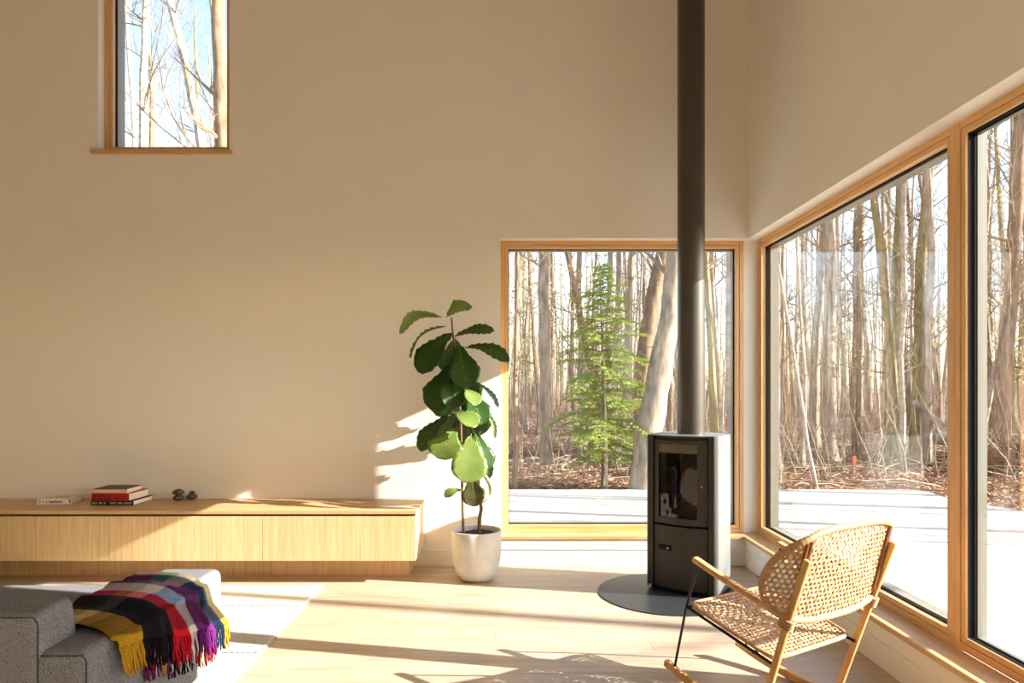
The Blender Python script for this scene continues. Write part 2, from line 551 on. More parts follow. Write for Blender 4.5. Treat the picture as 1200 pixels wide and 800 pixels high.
# baseboards, sills
for nm, bb, lab in (('baseboard_back', ((XL, XR - 0.02, YB - 0.016, YB, 0, 0.115), (BX0, XR - 0.02, YB - 0.02, YB, 0.115, ZS - 0.024)), 'white baseboard along the back wall under the square window'),
                    ('baseboard_right', ((XR - 0.036, XR, Y0, YB, 0, 0.115), (XR - 0.030, XR, Y0, YB, 0.115, ZS - 0.024)), 'white baseboard along the side wall under the window band')):
    m = MB()
    for q in bb: m.box(*q)
    tag(m.build(nm, M['white'], bevel=0.004), lab, 'baseboard', kind='structure')
tag(MB().box(BX0 - 0.015, XF, YB - 0.028, YF + 0.002, ZS - 0.024, ZS).build('trim_1', M['sill_x'], bevel=0.003), 'oak sill board under the square back window', 'window sill', kind='structure')
tag(MB().box(XR - 0.044, XF + 0.002, WIN_Y[-1][0], YB - 0.028, ZS - 0.024, ZS).build('trim_2', M['sill_y'], bevel=0.003), 'long oak sill board under the side windows', 'window sill', kind='structure')
tag(MB().box(WX0 - 0.04, WX1 + 0.02, YB - 0.03, YF, WZ0 - 0.03, WZ0).build('trim_3', M['sill_x'], bevel=0.003), 'oak sill board under the small high window', 'window sill', kind='structure')


def ring(m, axis, a0, a1, z0, z1, w, d0, d1):
    """rectangular frame, `axis` x: lies in XZ at depth y d0..d1; axis y: lies in YZ at depth x d0..d1"""
    def bx(p0, p1, q0, q1):
        if axis == 'x': m.box(p0, p1, d0, d1, q0, q1)
        else: m.box(d0, d1, p0, p1, q0, q1)
    bx(a0, a0 + w, z0, z1); bx(a1 - w, a1, z0, z1)
    bx(a0 + w, a1 - w, z0, z0 + w); bx(a0 + w, a1 - w, z1 - w, z1)
    return m


def window(name, axis, a0, a1, z0, z1, d, label, dark=(0.05, 0.072), out=0.13, gl=0.047):
    """wooden window, inside face at depth d, outside at d + 0.11"""
    root = empty(name, ((a0 + a1) / 2, d, z0) if axis == 'x' else (d, (a0 + a1) / 2, z0))
    root.location = (0, 0, 0)
    tag(root, label, 'window', kind='structure')
    mh = M['fir_x'] if axis == 'x' else M['fir_y']
    w1, w2 = 0.030, 0.024

    def bars(nm, i, w, e0, e1, bev):
        def bx(p0, p1, q0, q1, mat):
            m = MB()
            if axis == 'x': m.box(p0, p1, e0, e1, q0, q1)
            else: m.box(e0, e1, p0, p1, q0, q1)
            m.build(nm, mat, root, bevel=bev)
        A0, A1, Z0, Z1 = a0 + i, a1 - i, z0 + i, z1 - i
        bx(A0, A0 + w, Z0, Z1, M['fir_z']); bx(A1 - w, A1, Z0, Z1, M['fir_z'])
        bx(A0 + w, A1 - w, Z0, Z0 + w, mh); bx(A0 + w, A1 - w, Z1 - w, Z1, mh)
    bars('window_frame', 0.0, w1, d, d + 0.05, 0.002)
    bars('sash', w1 + 0.001, w2, d + 0.004, d + 0.044, 0.003)
    t = w1 + w2
    ring(MB(), axis, a0 + t - 0.004, a1 - t + 0.004, z0 + t - 0.004, z1 - t + 0.004, 0.010, d + 0.038, d + 0.045).build('gasket', M['gasket'], root)
    ring(MB(), axis, a0, a1, z0, z1, t - (0.001 if dark[0] > 0.045 else -0.003), d + dark[0], d + dark[1]).build('exterior_cladding', M['clad'], root)
    ring(MB(), axis, a0, a1, z0, z1, t + (0.002 if dark[0] > 0.045 else 0.004), d + dark[1], d + out).build('exterior_trim', M['clad_pale'], root)
    m = MB()
    g = d + gl
    i = t - 0.003
    if axis == 'x': m.box(a0 + i, a1 - i, g, g + 0.006, z0 + i, z1 - i)
    else: m.box(g, g + 0.006, a0 + i, a1 - i, z0 + i, z1 - i)
    m.build('glass_pane', M['glass'], root)
    return root


window('window_1', 'x', BX0, BX1, ZS, ZH, YF, 'square fir-framed window behind the wood stove')
window('window_2', 'y', WIN_Y[0][0], WIN_Y[0][1], ZS, ZH, XF, 'wide fir-framed side window beside the rocking chair')
window('window_3', 'y', WIN_Y[1][0], WIN_Y[1][1], ZS, ZH, XF, 'fir-framed side window past the mullion from the corner', (0.016, 0.052), 0.072, 0.06)
window('added_light_window', 'y', WIN_Y[2][0], WIN_Y[2][1], ZS, ZH, XF, 'added fir-framed side window out of view, bringing extra light into the room')  # added, unseen: sun through it brightens the room by bounce
window('window_4', 'x', WX0, WX1, WZ0, WZ1, YF, 'small high window showing birch trunks and blue sky', (0.05, 0.066), 0.16)

# ================================================================== OUTSIDE GROUND
def gz(x, y):
    r = math.hypot(x * 0.8, y - 2)
    z = -0.12 + max(0, r - 13) * 0.035
    if -14 < x < 5.6 and -12 < y < 9.0: return -0.16
    return z + 0.07 * noise.noise((x * 0.5, y * 0.5, 0)) + 0.03 * noise.noise((x * 1.7, y * 1.7, 3))


b = MB()
rows = []
NX, NY = 110, 96
for j in range(NY + 1):
    yy = -24 + 74 * j / NY
    rows.append([(xx, yy, gz(xx, yy)) for xx in (-32 + 84 * i / NX for i in range(NX + 1))])
b.grid(rows)
tag(b.build('ground', M['ground'], smooth=True), 'brown leaf-covered forest floor beyond the terrace', 'ground', kind='structure')
tag(MB().prism([(-14, YB + 0.2), (XF + 0.12, YB + 0.2), (XF + 0.12, -12), (5.55, -12), (5.5, 7.2), (5.25, 8.1), (5.35, 8.72), (5.1, 8.81), (-14, 8.81)], -0.22, -0.05)
    .build('patio', M['patio'], bevel=0.02), 'pale concrete terrace outside the windows', 'terrace', kind='structure')

# ================================================================== CABINETS
CF, CT, CB = 4.336, 0.474, 0.155       # front plane, top height, underside
tops = MB().box(-4.95, -0.575, CF - 0.004, YB, CT - 0.022, CT).build('worktop', M['oak_h'], bevel=0.002)
tag(tops, 'long oak top running over the low cabinets', 'worktop')
cab_lab = ['low oak cabinet unit at the end beside the potted fig', 'low oak cabinet unit under the dark pebbles', 'low oak cabinet unit under the white paperback', 'low oak cabinet unit nearest the plain end wall']
edges = [-0.58, -1.555, -2.527, -3.50, -4.94]
for i in range(4):
    x1, x0 = edges[i], edges[i + 1]
    root = tag(empty('cabinet_unit', (0, 0, 0)), cab_lab[i], 'cabinet', 'low oak cabinet units')
    MB().box(x0 + 0.0005, x1 - 0.002, CF + 0.02, YB - 0.017, CB, CT - 0.023).build('body', M['oak_v'], root)
    MB().box(x0 + 0.0015, x1 - 0.0015, CF, CF + 0.019, CB, CT - 0.036).build('door', M['oak_v'], root, bevel=0.0012)
    MB().box(x0 + 0.001, x1 - (0.076 if i == 0 else 0.0), 4.566, YB - 0.017, 0, CB).build('plinth', M['oak_v'], root)
    MB().box(x0 + 0.001, x1 - 0.004, CF + 0.012, CF + 0.02, CT - 0.036, CT - 0.022).build('gap_shade_strip', M['gap_shade'], root)  # dark strip standing in for shade between door and top


def book(name, w, d, h, loc, rz, cover, top, label, pages=M['paper'], marks=None):
    """spine faces -y; w along x, d along y"""
    root = tag(empty(name, loc, rz), label, 'book')
    t = 0.0025
    m = MB()
    m.box(0, w, 0, d, 0, t)
    m.box(0, w, 0, t, t, h - t)
    m.build('cover', cover, root, bevel=0.0008)
    MB().box(0, w, 0, d, h - t, h).build('front_cover', top, root, bevel=0.0008)
    MB().box(0.003, w - 0.003, t, d - 0.004, t, h - t).build('pages', pages, root)
    if marks:
        m = MB()
        for (a, c, z0, z1) in marks[1]: m.box(a, c, -0.0006, 0.0004, z0, z1)
        tag(m.build('spine_print', marks[0], root), kind='stuff')
    return root


random.seed(11)


def glyphs(x0, x1, z0, z1, n, skip=0.12):
    out = []
    st = (x1 - x0) / n
    for k in range(n):
        if random.random() < skip: continue
        a = x0 + k * st
        out.append((a, a + st * 0.25, z0, z1))
        if random.random() < 0.7: out.append((a, a + st * 0.7, z1 - (z1 - z0) * 0.25, z1))
        if random.random() < 0.6: out.append((a, a + st * 0.7, z0, z0 + (z1 - z0) * 0.25))
        if random.random() < 0.5: out.append((a + st * 0.5, a + st * 0.72, z0, z1))
    return out


p = px_floor(106.5, 592, CT)
yb = p.y
h1, h2, h3 = 0.030, 0.047, 0.028
book('hardcover_book', 0.285, 0.24, h1, (p.x, yb, CT + 0.0005), R(-1), M['bk_black'], M['bk_black'], 'thick black book at the bottom of the pile', marks=(M['ink_white'], glyphs(0.01, 0.11, 0.009, 0.020, 9) + glyphs(0.13, 0.275, 0.010, 0.020, 14)))
book('hardcover_book', 0.255, 0.235, h2, (p.x + 0.001, yb + 0.004, CT + h1 + 0.001), R(-2), M['bk_red'], M['bk_red'], 'red hardback in the middle of the pile', marks=(M['ink_red'], glyphs(0.008, 0.12, 0.027, 0.041, 9, 0.05) + glyphs(0.008, 0.19, 0.006, 0.020, 14, 0.05) + glyphs(0.215, 0.235, 0.012, 0.034, 2, 0)))
book('hardcover_book', 0.225, 0.20, h3, (p.x + 0.006, yb + 0.008, CT + h1 + h2 + 0.0015), R(2), M['bk_pink'], M['bk_dark'], 'peach-spined book with dark cover on top of the pile')
p = px_floor(43.5, 591.5, CT)
bw = book('paperback_book', 0.212, 0.15, 0.040, (p.x, p.y, CT + 0.0005), R(7), M['bk_white'], M['bk_white'], 'white paperback lying alone on the cabinet top', marks=(M['ink'], [(0.034, 0.040, 0.014, 0.022), (0.056, 0.062, 0.013, 0.024), (0.200, 0.206, 0.010, 0.032), (0.012, 0.0135, 0.006, 0.034), (0.018, 0.0195, 0.006, 0.034)]))
fc = bpy.data.curves.new('spine_lettering', 'FONT')
fc.body = 'bauhaus'; fc.size = 0.026; fc.extrude = 0.0004; fc.offset = 0.0006
fo = bpy.data.objects.new('lettering_curve', fc); COL.objects.link(fo)
bpy.context.view_layer.update()
lm = bpy.data.meshes.new_from_object(fo.evaluated_get(bpy.context.evaluated_depsgraph_get()))
bpy.data.objects.remove(fo)
lm.materials.clear(); lm.materials.append(M['ink'])
fo = tag(obj('spine_lettering', lm, bw, (0.075, -0.0006, 0.012)), kind='stuff')
fo.rotation_euler = (R(90), 0, 0)
MB().box(0.03, 0.075, 0.03, 0.07, 0.040, 0.0405).build('cover_print', mk('yellow_print', srgb(206, 190, 120), 0.7, nscale=20), bw)
MB().box(0.085, 0.175, 0.05, 0.075, 0.040, 0.0405).build('cover_print', mk('brown_print', srgb(136, 108, 72), 0.7, nscale=20), bw)


def pebble(loc, sx, sy, sz, seed, label):
    bm = bmesh.new()
    bmesh.ops.create_icosphere(bm, subdivisions=4, radius=1)
    for v in bm.verts:
        n_ = 1 + 0.16 * noise.noise(v.co * 1.3 + Vector((seed, 0, 0))) + 0.05 * noise.noise(v.co * 4 + Vector((0, seed, 0)))
        v.co = Vector((v.co.x * sx * n_, v.co.y * sy * n_, v.co.z * sz * (1 + 0.1 * noise.noise(v.co + Vector((seed, 3, 1)))) + sz))
    lo = min(v.co.z for v in bm.verts)
    for v in bm.verts: v.co.z -= lo
    me = bpy.data.meshes.new('pebble'); bm.to_mesh(me); bm.free()
    me.shade_smooth(); me.materials.append(M['stone'])
    o = obj('pebble', me, None, loc)
    tag(o, label, 'stone', 'dark pebbles on the cabinet top')
    return max(v.co.z for v in me.vertices)


p = px_floor(209, 586, CT)
z1 = pebble((p.x, p.y, CT), 0.037, 0.033, 0.019, 1, 'dark flat pebble at the bottom of the taller stone pair')
pebble((p.x - 0.001, p.y, CT + z1 - 0.003), 0.037, 0.030, 0.022, 5, 'dark pebble resting on top of the taller stone pair')
p = px_floor(225, 585, CT)
z1 = pebble((p.x, p.y, CT), 0.038, 0.030, 0.021, 9, 'dark pebble at the bottom of the shorter stone pair')
pebble((p.x + 0.001, p.y, CT + z1 - 0.004), 0.019, 0.017, 0.011, 13, 'tiny dark pebble on top of the shorter stone pair')

# ================================================================== STOVE
SX, SY, SROT = 1.153, 4.30, R(-33)
ST = 0.955
plate = MB().lathe([(0.0, 0.0), (0.424, 0.0), (0.426, 0.002), (0.426, 0.005), (0.424, 0.006), (0.0, 0.006)][1:-1], 96, (0, 0, 0)).build('hearth_plate', M['plate'])
plate.location = (0.985, 4.165, 0.0005)
tag(plate, 'round dark steel floor plate under the wood stove', 'floor plate')
stove = tag(empty('wood_stove', (SX, SY, 0.007), SROT), 'slim black wood stove with grey sides and glass door', 'stove')


def arc_y(x, b=0.035, y0=-0.175, hw=0.165):
    return y0 - b * (1 - (x / hw) ** 2)


def arc_panel(x0, x1, z0, z1, off, th, n=14):
    m = MB()
    po = [(x0 + (x1 - x0) * k / n, arc_y(x0 + (x1 - x0) * k / n) - off) for k in range(n + 1)]
    pi = [(x, yy + th) for x, yy in reversed(po)]
    return m.prism(po + pi, z0, z1)


# core body
core = [(-0.165 + 0.33 * k / 12, arc_y(-0.165 + 0.33 * k / 12) + 0.016) for k in range(13)]
core += [(0.20, -0.14), (0.20, 0.12), (0.12, 0.19), (-0.12, 0.19), (-0.20, 0.12), (-0.20, -0.14)]
body = MB()
body.prism(core, 0.02, 0.40)
body.prism(core, 0.925, ST - 0.004)
body.prism([(-0.20, 0.02), (0.20, 0.02), (0.20, 0.12), (0.12, 0.19), (-0.12, 0.19), (-0.20, 0.12)], 0.40, 0.925)
body.box(-0.20, -0.15, -0.14, 0.02, 0.40, 0.925)
body.box(0.15, 0.20, -0.14, 0.02, 0.40, 0.925)
body.build('body', M['iron'], stove, fix=True)
MB().prism([(-0.20, 0.12), (-0.20, -0.14)] + [(-0.15 + 0.30 * k / 10, arc_y(-0.15 + 0.30 * k / 10) + 0.03) for k in range(11)] + [(0.20, -0.14), (0.20, 0.12)], 0.0, 0.02).build('base', M['black'], stove, fix=True)
for s in (-1, 1):
    # dark front column and grey wrap-round side
    col = MB()
    pts = [(s * 0.172, -0.187), (s * 0.205, -0.187), (s * 0.213, -0.178), (s * 0.213, -0.13), (s * 0.172, -0.13)]
    col.prism(pts, 0.03 if s < 0 else 0.015, ST)
    col.build('front_column', M['iron'], stove, fix=True, bevel=0.002)
    o = [(s * 0.213, -0.165), (s * 0.222, -0.158), (s * 0.226, -0.12)]
    for k in range(10):
        a = k / 9 * math.pi / 2
        o.append((s * (0.10 + 0.126 * math.cos(a)), 0.075 + 0.135 * math.sin(a)))
    inn = [(s * (abs(x) - 0.012 if abs(x) > 0.11 else abs(x)), yy - (0.012 if yy > 0.15 else 0)) for x, yy in reversed(o)]
    MB().prism(o + inn, 0.012, ST).build('side_panel', M['iron_side'], stove, fix=True, smooth=False)
# door: curved frame with glass
DX0, DX1, DZ0, DZ1 = -0.166, 0.166, 0.418, 0.928
GX0, GX1, GZ0, GZ1 = -0.136, 0.108, 0.456, 0.905
door = MB()
for q in ((DX0, GX0, DZ0, DZ1), (GX1, DX1, DZ0, DZ1), (GX0, GX1, DZ0, GZ0), (GX0, GX1, GZ1, DZ1)):
    mm = arc_panel(*q, 0.004, 0.02)
    n0 = len(door.v)
    door.v += mm.v; door.f += [tuple(n0 + i for i in f) for f in mm.f]
dr = door.build('door', M['iron'], stove, fix=True)
arc_panel(GX0 - 0.003, GX1 + 0.003, GZ0 - 0.003, GZ1 + 0.003, -0.006, 0.005).build('door_glass', M['stoveglass'], dr, fix=True)
arc_panel(GX0, GX1, GZ1 - 0.055, GZ1 + 0.001, 0.0005, 0.004).build('air_deflector', M['deflector'], dr, fix=True)
MB().tube([(0.135, arc_y(0.135) - 0.003, 0.655), (0.135, arc_y(0.135) - 0.014, 0.655)], 0.006, 12).build('latch', M['chrome'], dr)
arc_panel(DX0, DX1, 0.03, 0.404, 0.004, 0.02).build('ash_drawer', M['iron'], stove, fix=True)
arc_panel(-0.135, -0.045, 0.256, 0.290, 0.0065, 0.004).build('drawer_slot', M['black'], stove, fix=True)
MB().box(-0.072, -0.062, -0.222, -0.216, 0.268, 0.276).build('slot_catch', M['chrome'], stove)
# firebox
fb = MB()
fb.box(-0.15, 0.15, 0.0, 0.02, 0.42, 0.92)
fb.box(-0.15, 0.15, -0.16, 0.02, 0.40, 0.43)
fb.build('firebox_lining', M['black'], stove)
for k, (a, c, z, rr) in enumerate(((-0.11, 0.02, 0.47, 0.035), (-0.02, 0.10, 0.475, 0.04), (-0.08, 0.06, 0.54, 0.033))):
    MB().tube([(a, -0.07 + 0.02 * k, z), (c, -0.05 - 0.03 * k, z + 0.03 * k)], rr, 10).build('firewood', M['log'], stove)
top = [(-0.213, -0.16), (-0.165, -0.178)] + [(-0.15 + 0.30 * k / 12, arc_y(-0.15 + 0.30 * k / 12)) for k in range(13)] + [(0.165, -0.178), (0.213, -0.16)]
for k in range(8):
    a = k / 7 * math.pi / 2
    top.append((0.10 + 0.118 * math.cos(a), 0.075 + 0.127 * math.sin(a)))
for k in range(8):
    a = math.pi / 2 + k / 7 * math.pi / 2
    top.append((-0.10 + 0.118 * math.cos(a), 0.075 + 0.127 * math.sin(a)))
MB().prism(top, ST - 0.004, ST + 0.003).build('top_plate', M['iron_side'], stove, fix=True)

flue = tag(empty('flue_pipe', (SX + 0.01, SY + 0.01, ST + 0.0105)), 'tall black flue pipe rising from the wood stove', 'flue pipe')
FR = 0.084
zz = [0.0, 1.645, 2.50, 3.4, CEIL - ST - 0.012]
for k in range(4):
    MB().lathe([(FR, zz[k]), (FR, zz[k + 1] - 0.004), (FR - 0.0025, zz[k + 1] - 0.003), (FR - 0.0025, zz[k + 1])], 48).build('pipe_section', M['flue'], flue, smooth=True)
    if 0 < k < 4:
        for a in (2.6, 3.9, 5.4):
            MB().tube([(FR * math.cos(a), FR * math.sin(a), zz[k] + 0.02), ((FR + 0.005) * math.cos(a), (FR + 0.005) * math.sin(a), zz[k] + 0.02)], 0.004, 8).build('screw', M['flue'], flue)

# ================================================================== POTTED FIG
pot_c = Vector(((558.5 - VX) * 4.49 / FPX, 4.49, 0.0))
fig = tag(empty('potted_fig', pot_c), 'tall fiddle-leaf fig in a round pale concrete pot', 'potted plant')
prof = [(0.085, 0.0), (0.105, 0.004), (0.122, 0.02), (0.140, 0.06), (0.153, 0.11), (0.161, 0.18), (0.164, 0.25), (0.165, 0.318), (0.162, 0.322), (0.150, 0.322), (0.148, 0.318), (0.147, 0.27), (0.02, 0.268)]
MB().lathe(prof, 64).build('pot', M['concrete'], fig, smooth=True, fix=True)
m = MB()
rows = []
for i in range(9):
    rr = 0.146 * i / 8
    rows.append([(rr * math.cos(a * math.pi / 16), rr * math.sin(a * math.pi / 16), 0.292 + 0.008 * noise.noise((rr * 30, a * 0.7, 1))) for a in range(33)])
m.grid(rows).build('soil', M['soil'], fig)


def fp(x, y, dy=0.0):
    """pixel -> fig-local point, dy metres behind (+) or before (-) the pot axis"""
    return px_at(x, y, 4.49 + dy) - pot_c


MB().tube([fp(543, 626, -0.02), fp(541.5, 565, -0.02), fp(540, 500, -0.01), fp(537, 440, 0), fp(531, 395, 0), fp(529, 372, 0)], [0.009, 0.0085, 0.008, 0.007, 0.006, 0.005], 8).build('stem', M['stem'], fig, smooth=True)
MB().tube([fp(561, 628, 0.02), fp(562, 607, 0.02), fp(564, 596, 0.02), fp(561, 570, 0.03), fp(556, 520, 0.03), fp(548, 470, 0.02), fp(541, 430, 0.02)], [0.014, 0.012, 0.011, 0.010, 0.009, 0.008, 0.006], 8).build('stem', M['stem'], fig, smooth=True)
MB().tube([fp(563, 590, 0.02), fp(568, 587, 0.0), fp(573, 584.5, -0.02)], [0.004, 0.003, 0.002], 6).build('twig', M['stem'], fig)


def leaf(B, T, wid, hint, bend=0.12, fold=0.12, mat='leaf', seed=0, wave=0.05):
    """fiddle-shaped leaf from B to T, width wid, upper side towards hint"""
    B, T = Vector(B), Vector(T)
    L = (T - B).length
    ya = (T - B).normalized()
    za = Vector(hint); za = (za - ya * za.dot(ya)).normalized()
    xa = ya.cross(za)
    N, K = 22, 4

    def half(s):
        if s <= 0: return wid * 0.02
        if s < 0.64:
            q_ = s / 0.64
            w = wid / 2 * (0.10 + 0.90 * (q_ ** 0.85 * (1.55 - 0.55 * q_) - 0.22 * math.sin(math.pi * q_) ** 2))
        else: w = wid / 2 * max(0.04, 1 - ((s - 0.64) / 0.36) ** 2.3) ** 0.55
        return w * (1 + wave * math.sin(s * 23 + seed) * (0.6 + 0.4 * math.sin(s * 11 + seed * 2)))

    def pt(t, q, up=0.0):
        s = 0.0 if t < 0.06 else (t - 0.06) / 0.94
        w = half(s)
        vein = 0.020 * L * math.cos(2 * math.pi * (s * 7 - abs(q) * 1.6)) * abs(q)
        z = L * bend * math.sin(math.pi * t) + fold * w * abs(q) ** 1.3 + vein + wave * 0.35 * w * math.sin(s * 19 + seed + q * 2) * abs(q) ** 2
        return B + ya * (L * t) + xa * (w * q) + za * (z + up)
    m = MB().grid([[pt(i / N, k / K) for k in range(-K, K + 1)] for i in range(N + 1)])
    me = m.build('leaf', M[mat], fig, smooth=True)
    sd = me.modifiers.new('thick', 'SOLIDIFY'); sd.thickness = 0.0012; sd.offset = 0
    MB().tube([pt(t, 0) for t in (-0.0, 0.05, 0.2, 0.4, 0.6, 0.8, 0.95)], [0.0034, 0.0032, 0.0028, 0.0024, 0.002, 0.0015, 0.0008], 6).build('midrib', M['rib'], me)
    vm = MB()
    for k in range(1, 7):
        for sg in (-1, 1):
            t0 = 0.06 + 0.94 * (k / 7.0 - 0.03)
            vm.tube([pt(min(0.97, t0 + 0.94 * 0.2286 * q * 0.62), sg * q, 0.0003) for q in (0, 0.3, 0.6, 0.88)], [0.0012, 0.0010, 0.0008, 0.0005], 4, cap=False)
    tag(vm.build('veins', M['rib'], me), kind='stuff')


cam_h = Vector((0.1, -1, 0.35))
k_ = 4.49 / FPX
LV = [  # base px, base depth, tip px, tip depth, width px, hint, bend, fold, material
    ((523, 371), 0.0, (550, 356), -0.10, 26, (0, 0.5, 1), 0.10, 0.1, 'leaf_lit'),
    ((517, 371), 0.0, (468, 390), -0.08, 27, (-0.2, 0.55, 1), 0.26, 0.05, 'leaf_lit'),
    ((521, 382), 0.0, (481, 419), -0.12, 26, (-0.9, -0.15, 0.7), 0.18, 0.1, 'leaf'),
    ((531, 389), -0.01, (492, 437), -0.14, 36, (-0.3, -1, 0.5), 0.12, 0.1, 'leaf'),
    ((532, 394), 0.02, (579, 387), 0.02, 21, (0.1, -0.75, 0.9), 0.10, 0.1, 'leaf'),
    ((545, 407), 0.0, (597, 424), -0.12, 22, (0.1, -0.8, 0.8), 0.16, 0.15, 'leaf'),
    ((536, 402), -0.02, (548, 454), -0.17, 36, (0.1, -1, 0.35), 0.08, 0.12, 'leaf'),
    ((532, 424), -0.01, (509, 482), -0.10, 40, (-0.25, -1, 0.3), 0.10, 0.12, 'leaf'),
    ((536, 432), 0.0, (527, 478), -0.16, 34, (0.3, -1, 0.2), 0.10, 0.12, 'leaf'),
    ((544, 456), -0.05, (557, 475), -0.20, 22, (0.4, -0.6, 0.9), 0.15, 0.1, 'leaf_lit'),
    ((547, 458), -0.01, (566, 497), -0.09, 32, (0.3, -1, 0.3), 0.10, 0.12, 'leaf'),
    ((556, 447), 0.03, (584, 477), 0.02, 13, (0.9, -0.5, 0.6), 0.12, 0.1, 'leaf'),
    ((566, 478), 0.02, (580, 513), 0.0, 11, (0.9, -0.4, 0.2), 0.14, 0.1, 'leaf_lit'),
    ((529, 482), -0.05, (558, 500), -0.20, 26, (0.2, -0.7, 0.8), 0.14, 0.1, 'leaf_lit'),
    ((527, 486), 0.0, (492, 528), -0.06, 27, (-0.5, -0.8, 0.4), 0.12, 0.14, 'leaf'),
    ((532, 502), -0.06, (517, 538), -0.20, 42, (-0.05, -0.85, 0.65), 0.14, 0.05, 'leaf_lit'),
    ((552, 508), -0.04, (548, 566), -0.17, 42, (0.2, -0.95, 0.35), 0.10, 0.06, 'leaf_lit'),
    ((556, 506), 0.0, (569, 552), -0.06, 30, (0.5, -0.9, 0.3), 0.10, 0.1, 'leaf'),
    ((559, 514), 0.03, (574, 560), 0.02, 16, (0.8, -0.6, 0.2), 0.12, 0.1, 'leaf'),
    ((553, 556), 0.0, (557, 593), -0.10, 28, (-0.1, -1, 0.1), 0.10, 0.14, 'leaf_brown'),
    ((542, 574), -0.02, (521, 582), -0.08, 15, (-0.1, -0.55, 0.9), 0.14, 0.12, 'leaf_lit'),
    ((566, 556), 0.02, (574, 580), 0.0, 9, (0.9, -0.4, 0.2), 0.1, 0.1, 'leaf_lit'),
    # behind, towards the wall
    ((536, 432), 0.04, (550, 474), 0.24, 42, (0.1, 1, 0.5), 0.1, 0.1, 'leaf'),
    ((536, 445), 0.04, (515, 488), 0.25, 44, (-0.2, 1, 0.5), 0.1, 0.1, 'leaf'),
    ((545, 470), 0.05, (556, 512), 0.26, 46, (0.2, 1, 0.4), 0.1, 0.1, 'leaf'),
    ((538, 476), 0.05, (524, 520), 0.27, 46, (-0.2, 1, 0.4), 0.1, 0.1, 'leaf'),
    ((552, 480), 0.05, (545, 520), 0.20, 34, (0, 1, 0.4), 0.1, 0.1, 'leaf'),
    ((534, 396), 0.02, (528, 440), 0.16, 36, (0, 1, 0.5), 0.1, 0.1, 'leaf'),
]
for i, (B, bd, T, td, w, hint, bend, fold, mt) in enumerate(LV):
    leaf(fp(*B, bd), fp(*T, td), w * k_, hint, bend, fold, mt, i * 1.7)
    # petiole to the stem
# ================================================================== RUG
rug = MB().box(-4.3, -1.166, 1.2, 4.325, 0.001, 0.010).build('area_rug', M['rug'], bevel=0.004)
tag(rug, 'cream woven rug with thin dark lines on the floor', 'rug')
random.seed(8)
for yy in (4.30, 3.895, 3.205, 2.75):
    m = MB()
    x = -4.28
    while x < -1.19:
        d = 0.012 + random.random() * 0.02
        m.box(x, x + d, yy - 0.003, yy + 0.003, 0.0095, 0.0108)
        x += d + 0.004 + random.random() * 0.012
    m.build('woven_line', M['piping'], rug)
m = MB()
yy = 1.22
while yy < 4.32:
    m.tube([(-1.168, yy, 0.006), (-1.156 + random.random() * 0.006, yy + random.uniform(-.003, .003), 0.004)], 0.0028, 4)
    yy += 0.011
tag(m.build('edge_knots', M['rug'], rug), kind='stuff')

# ================================================================== SOFA
AX0, AX1, AY0, AY1, AZ = -1.52, -1.25, 2.037, 3.01, 0.462
sofa = tag(empty('sofa', (-2.5, 2.5, 0.0105)), 'low grey tweed sofa standing on the cream rug', 'sofa')


def sbox(name, x0, x1, y0, y1, z0, z1, bev, mat=None, seg=5, puff=0.0):
    o = MB().box(x0 + 2.5, x1 + 2.5, y0 - 2.5, y1 - 2.5, z0, z1).build(name, mat or M['tweed'], sofa, bevel=bev, seg=seg, smooth=True)
    return o


sbox('armrest', AX0, AX1, AY0, AY1, 0.05, AZ - 0.0105, 0.035)
bk = MB()
x0, x1 = -3.55 + 2.5, -1.392 + 2.5
bk.v = [(x0, 2.03 - 2.5, .05), (x1, 2.03 - 2.5, .05), (x1, 2.30 - 2.5, .05), (x0, 2.30 - 2.5, .05), (x0, 2.03 - 2.5, .565), (x1, 2.03 - 2.5, .565), (x1, 2.20 - 2.5, .575), (x0, 2.20 - 2.5, .575)]
bk.f = [(0, 3, 2, 1), (4, 5, 6, 7), (0, 1, 5, 4), (1, 2, 6, 5), (2, 3, 7, 6), (3, 0, 4, 7)]
bk.build('backrest', M['tweed'], sofa, bevel=0.026, seg=5, smooth=True)
sbox('seat', -3.55, -1.50, 2.26, 3.0, 0.05, 0.26, 0.03)
sbox('seat_cushion', -2.53, -1.53, 2.28, 3.0, 0.26, 0.385, 0.04)
sbox('seat_cushion', -3.54, -2.535, 2.28, 3.0, 0.26, 0.385, 0.04)
sbox('armrest', -3.82, -3.56, AY0, AY1, 0.05, AZ - 0.0105, 0.035)
for sx in (-3.7, -1.4):
    for sy in (2.1, 2.94):
        MB().tube([(sx + 2.5, sy - 2.5, 0.0), (sx + 2.5, sy - 2.5, 0.055)], 0.02, 12).build('foot', M['piping'], sofa)
pp = MB()
e = 0.0095
zt = AZ - 0.0105
pp.tube([(AX0 + 2.56, AY0 - 2.5 + 0.006, zt - 0.012), (AX1 + 2.5 - e - 0.01, AY0 - 2.5 + 0.006, zt - 0.012), (AX1 + 2.5 - e, AY0 - 2.5 + 0.008, zt - 0.03), (AX1 + 2.5 - e, AY0 - 2.5 + 0.008, 0.07)], 0.0018, 6)
pp.build('piping', M['piping'], sofa)
MB().tube([(-1.0, 2.03 - 2.5 + 0.005, 0.556), (x1 - 0.02, 2.03 - 2.5 + 0.005, 0.556), (x1 - 0.007, 2.03 - 2.5 + 0.006, 0.54), (x1 - 0.007, 2.03 - 2.5 + 0.006, 0.07)], 0.0018, 6).build('piping', M['piping'], sofa)

# ================================================================== BLANKET
def lerp(a, c, t): return a + (c - a) * t


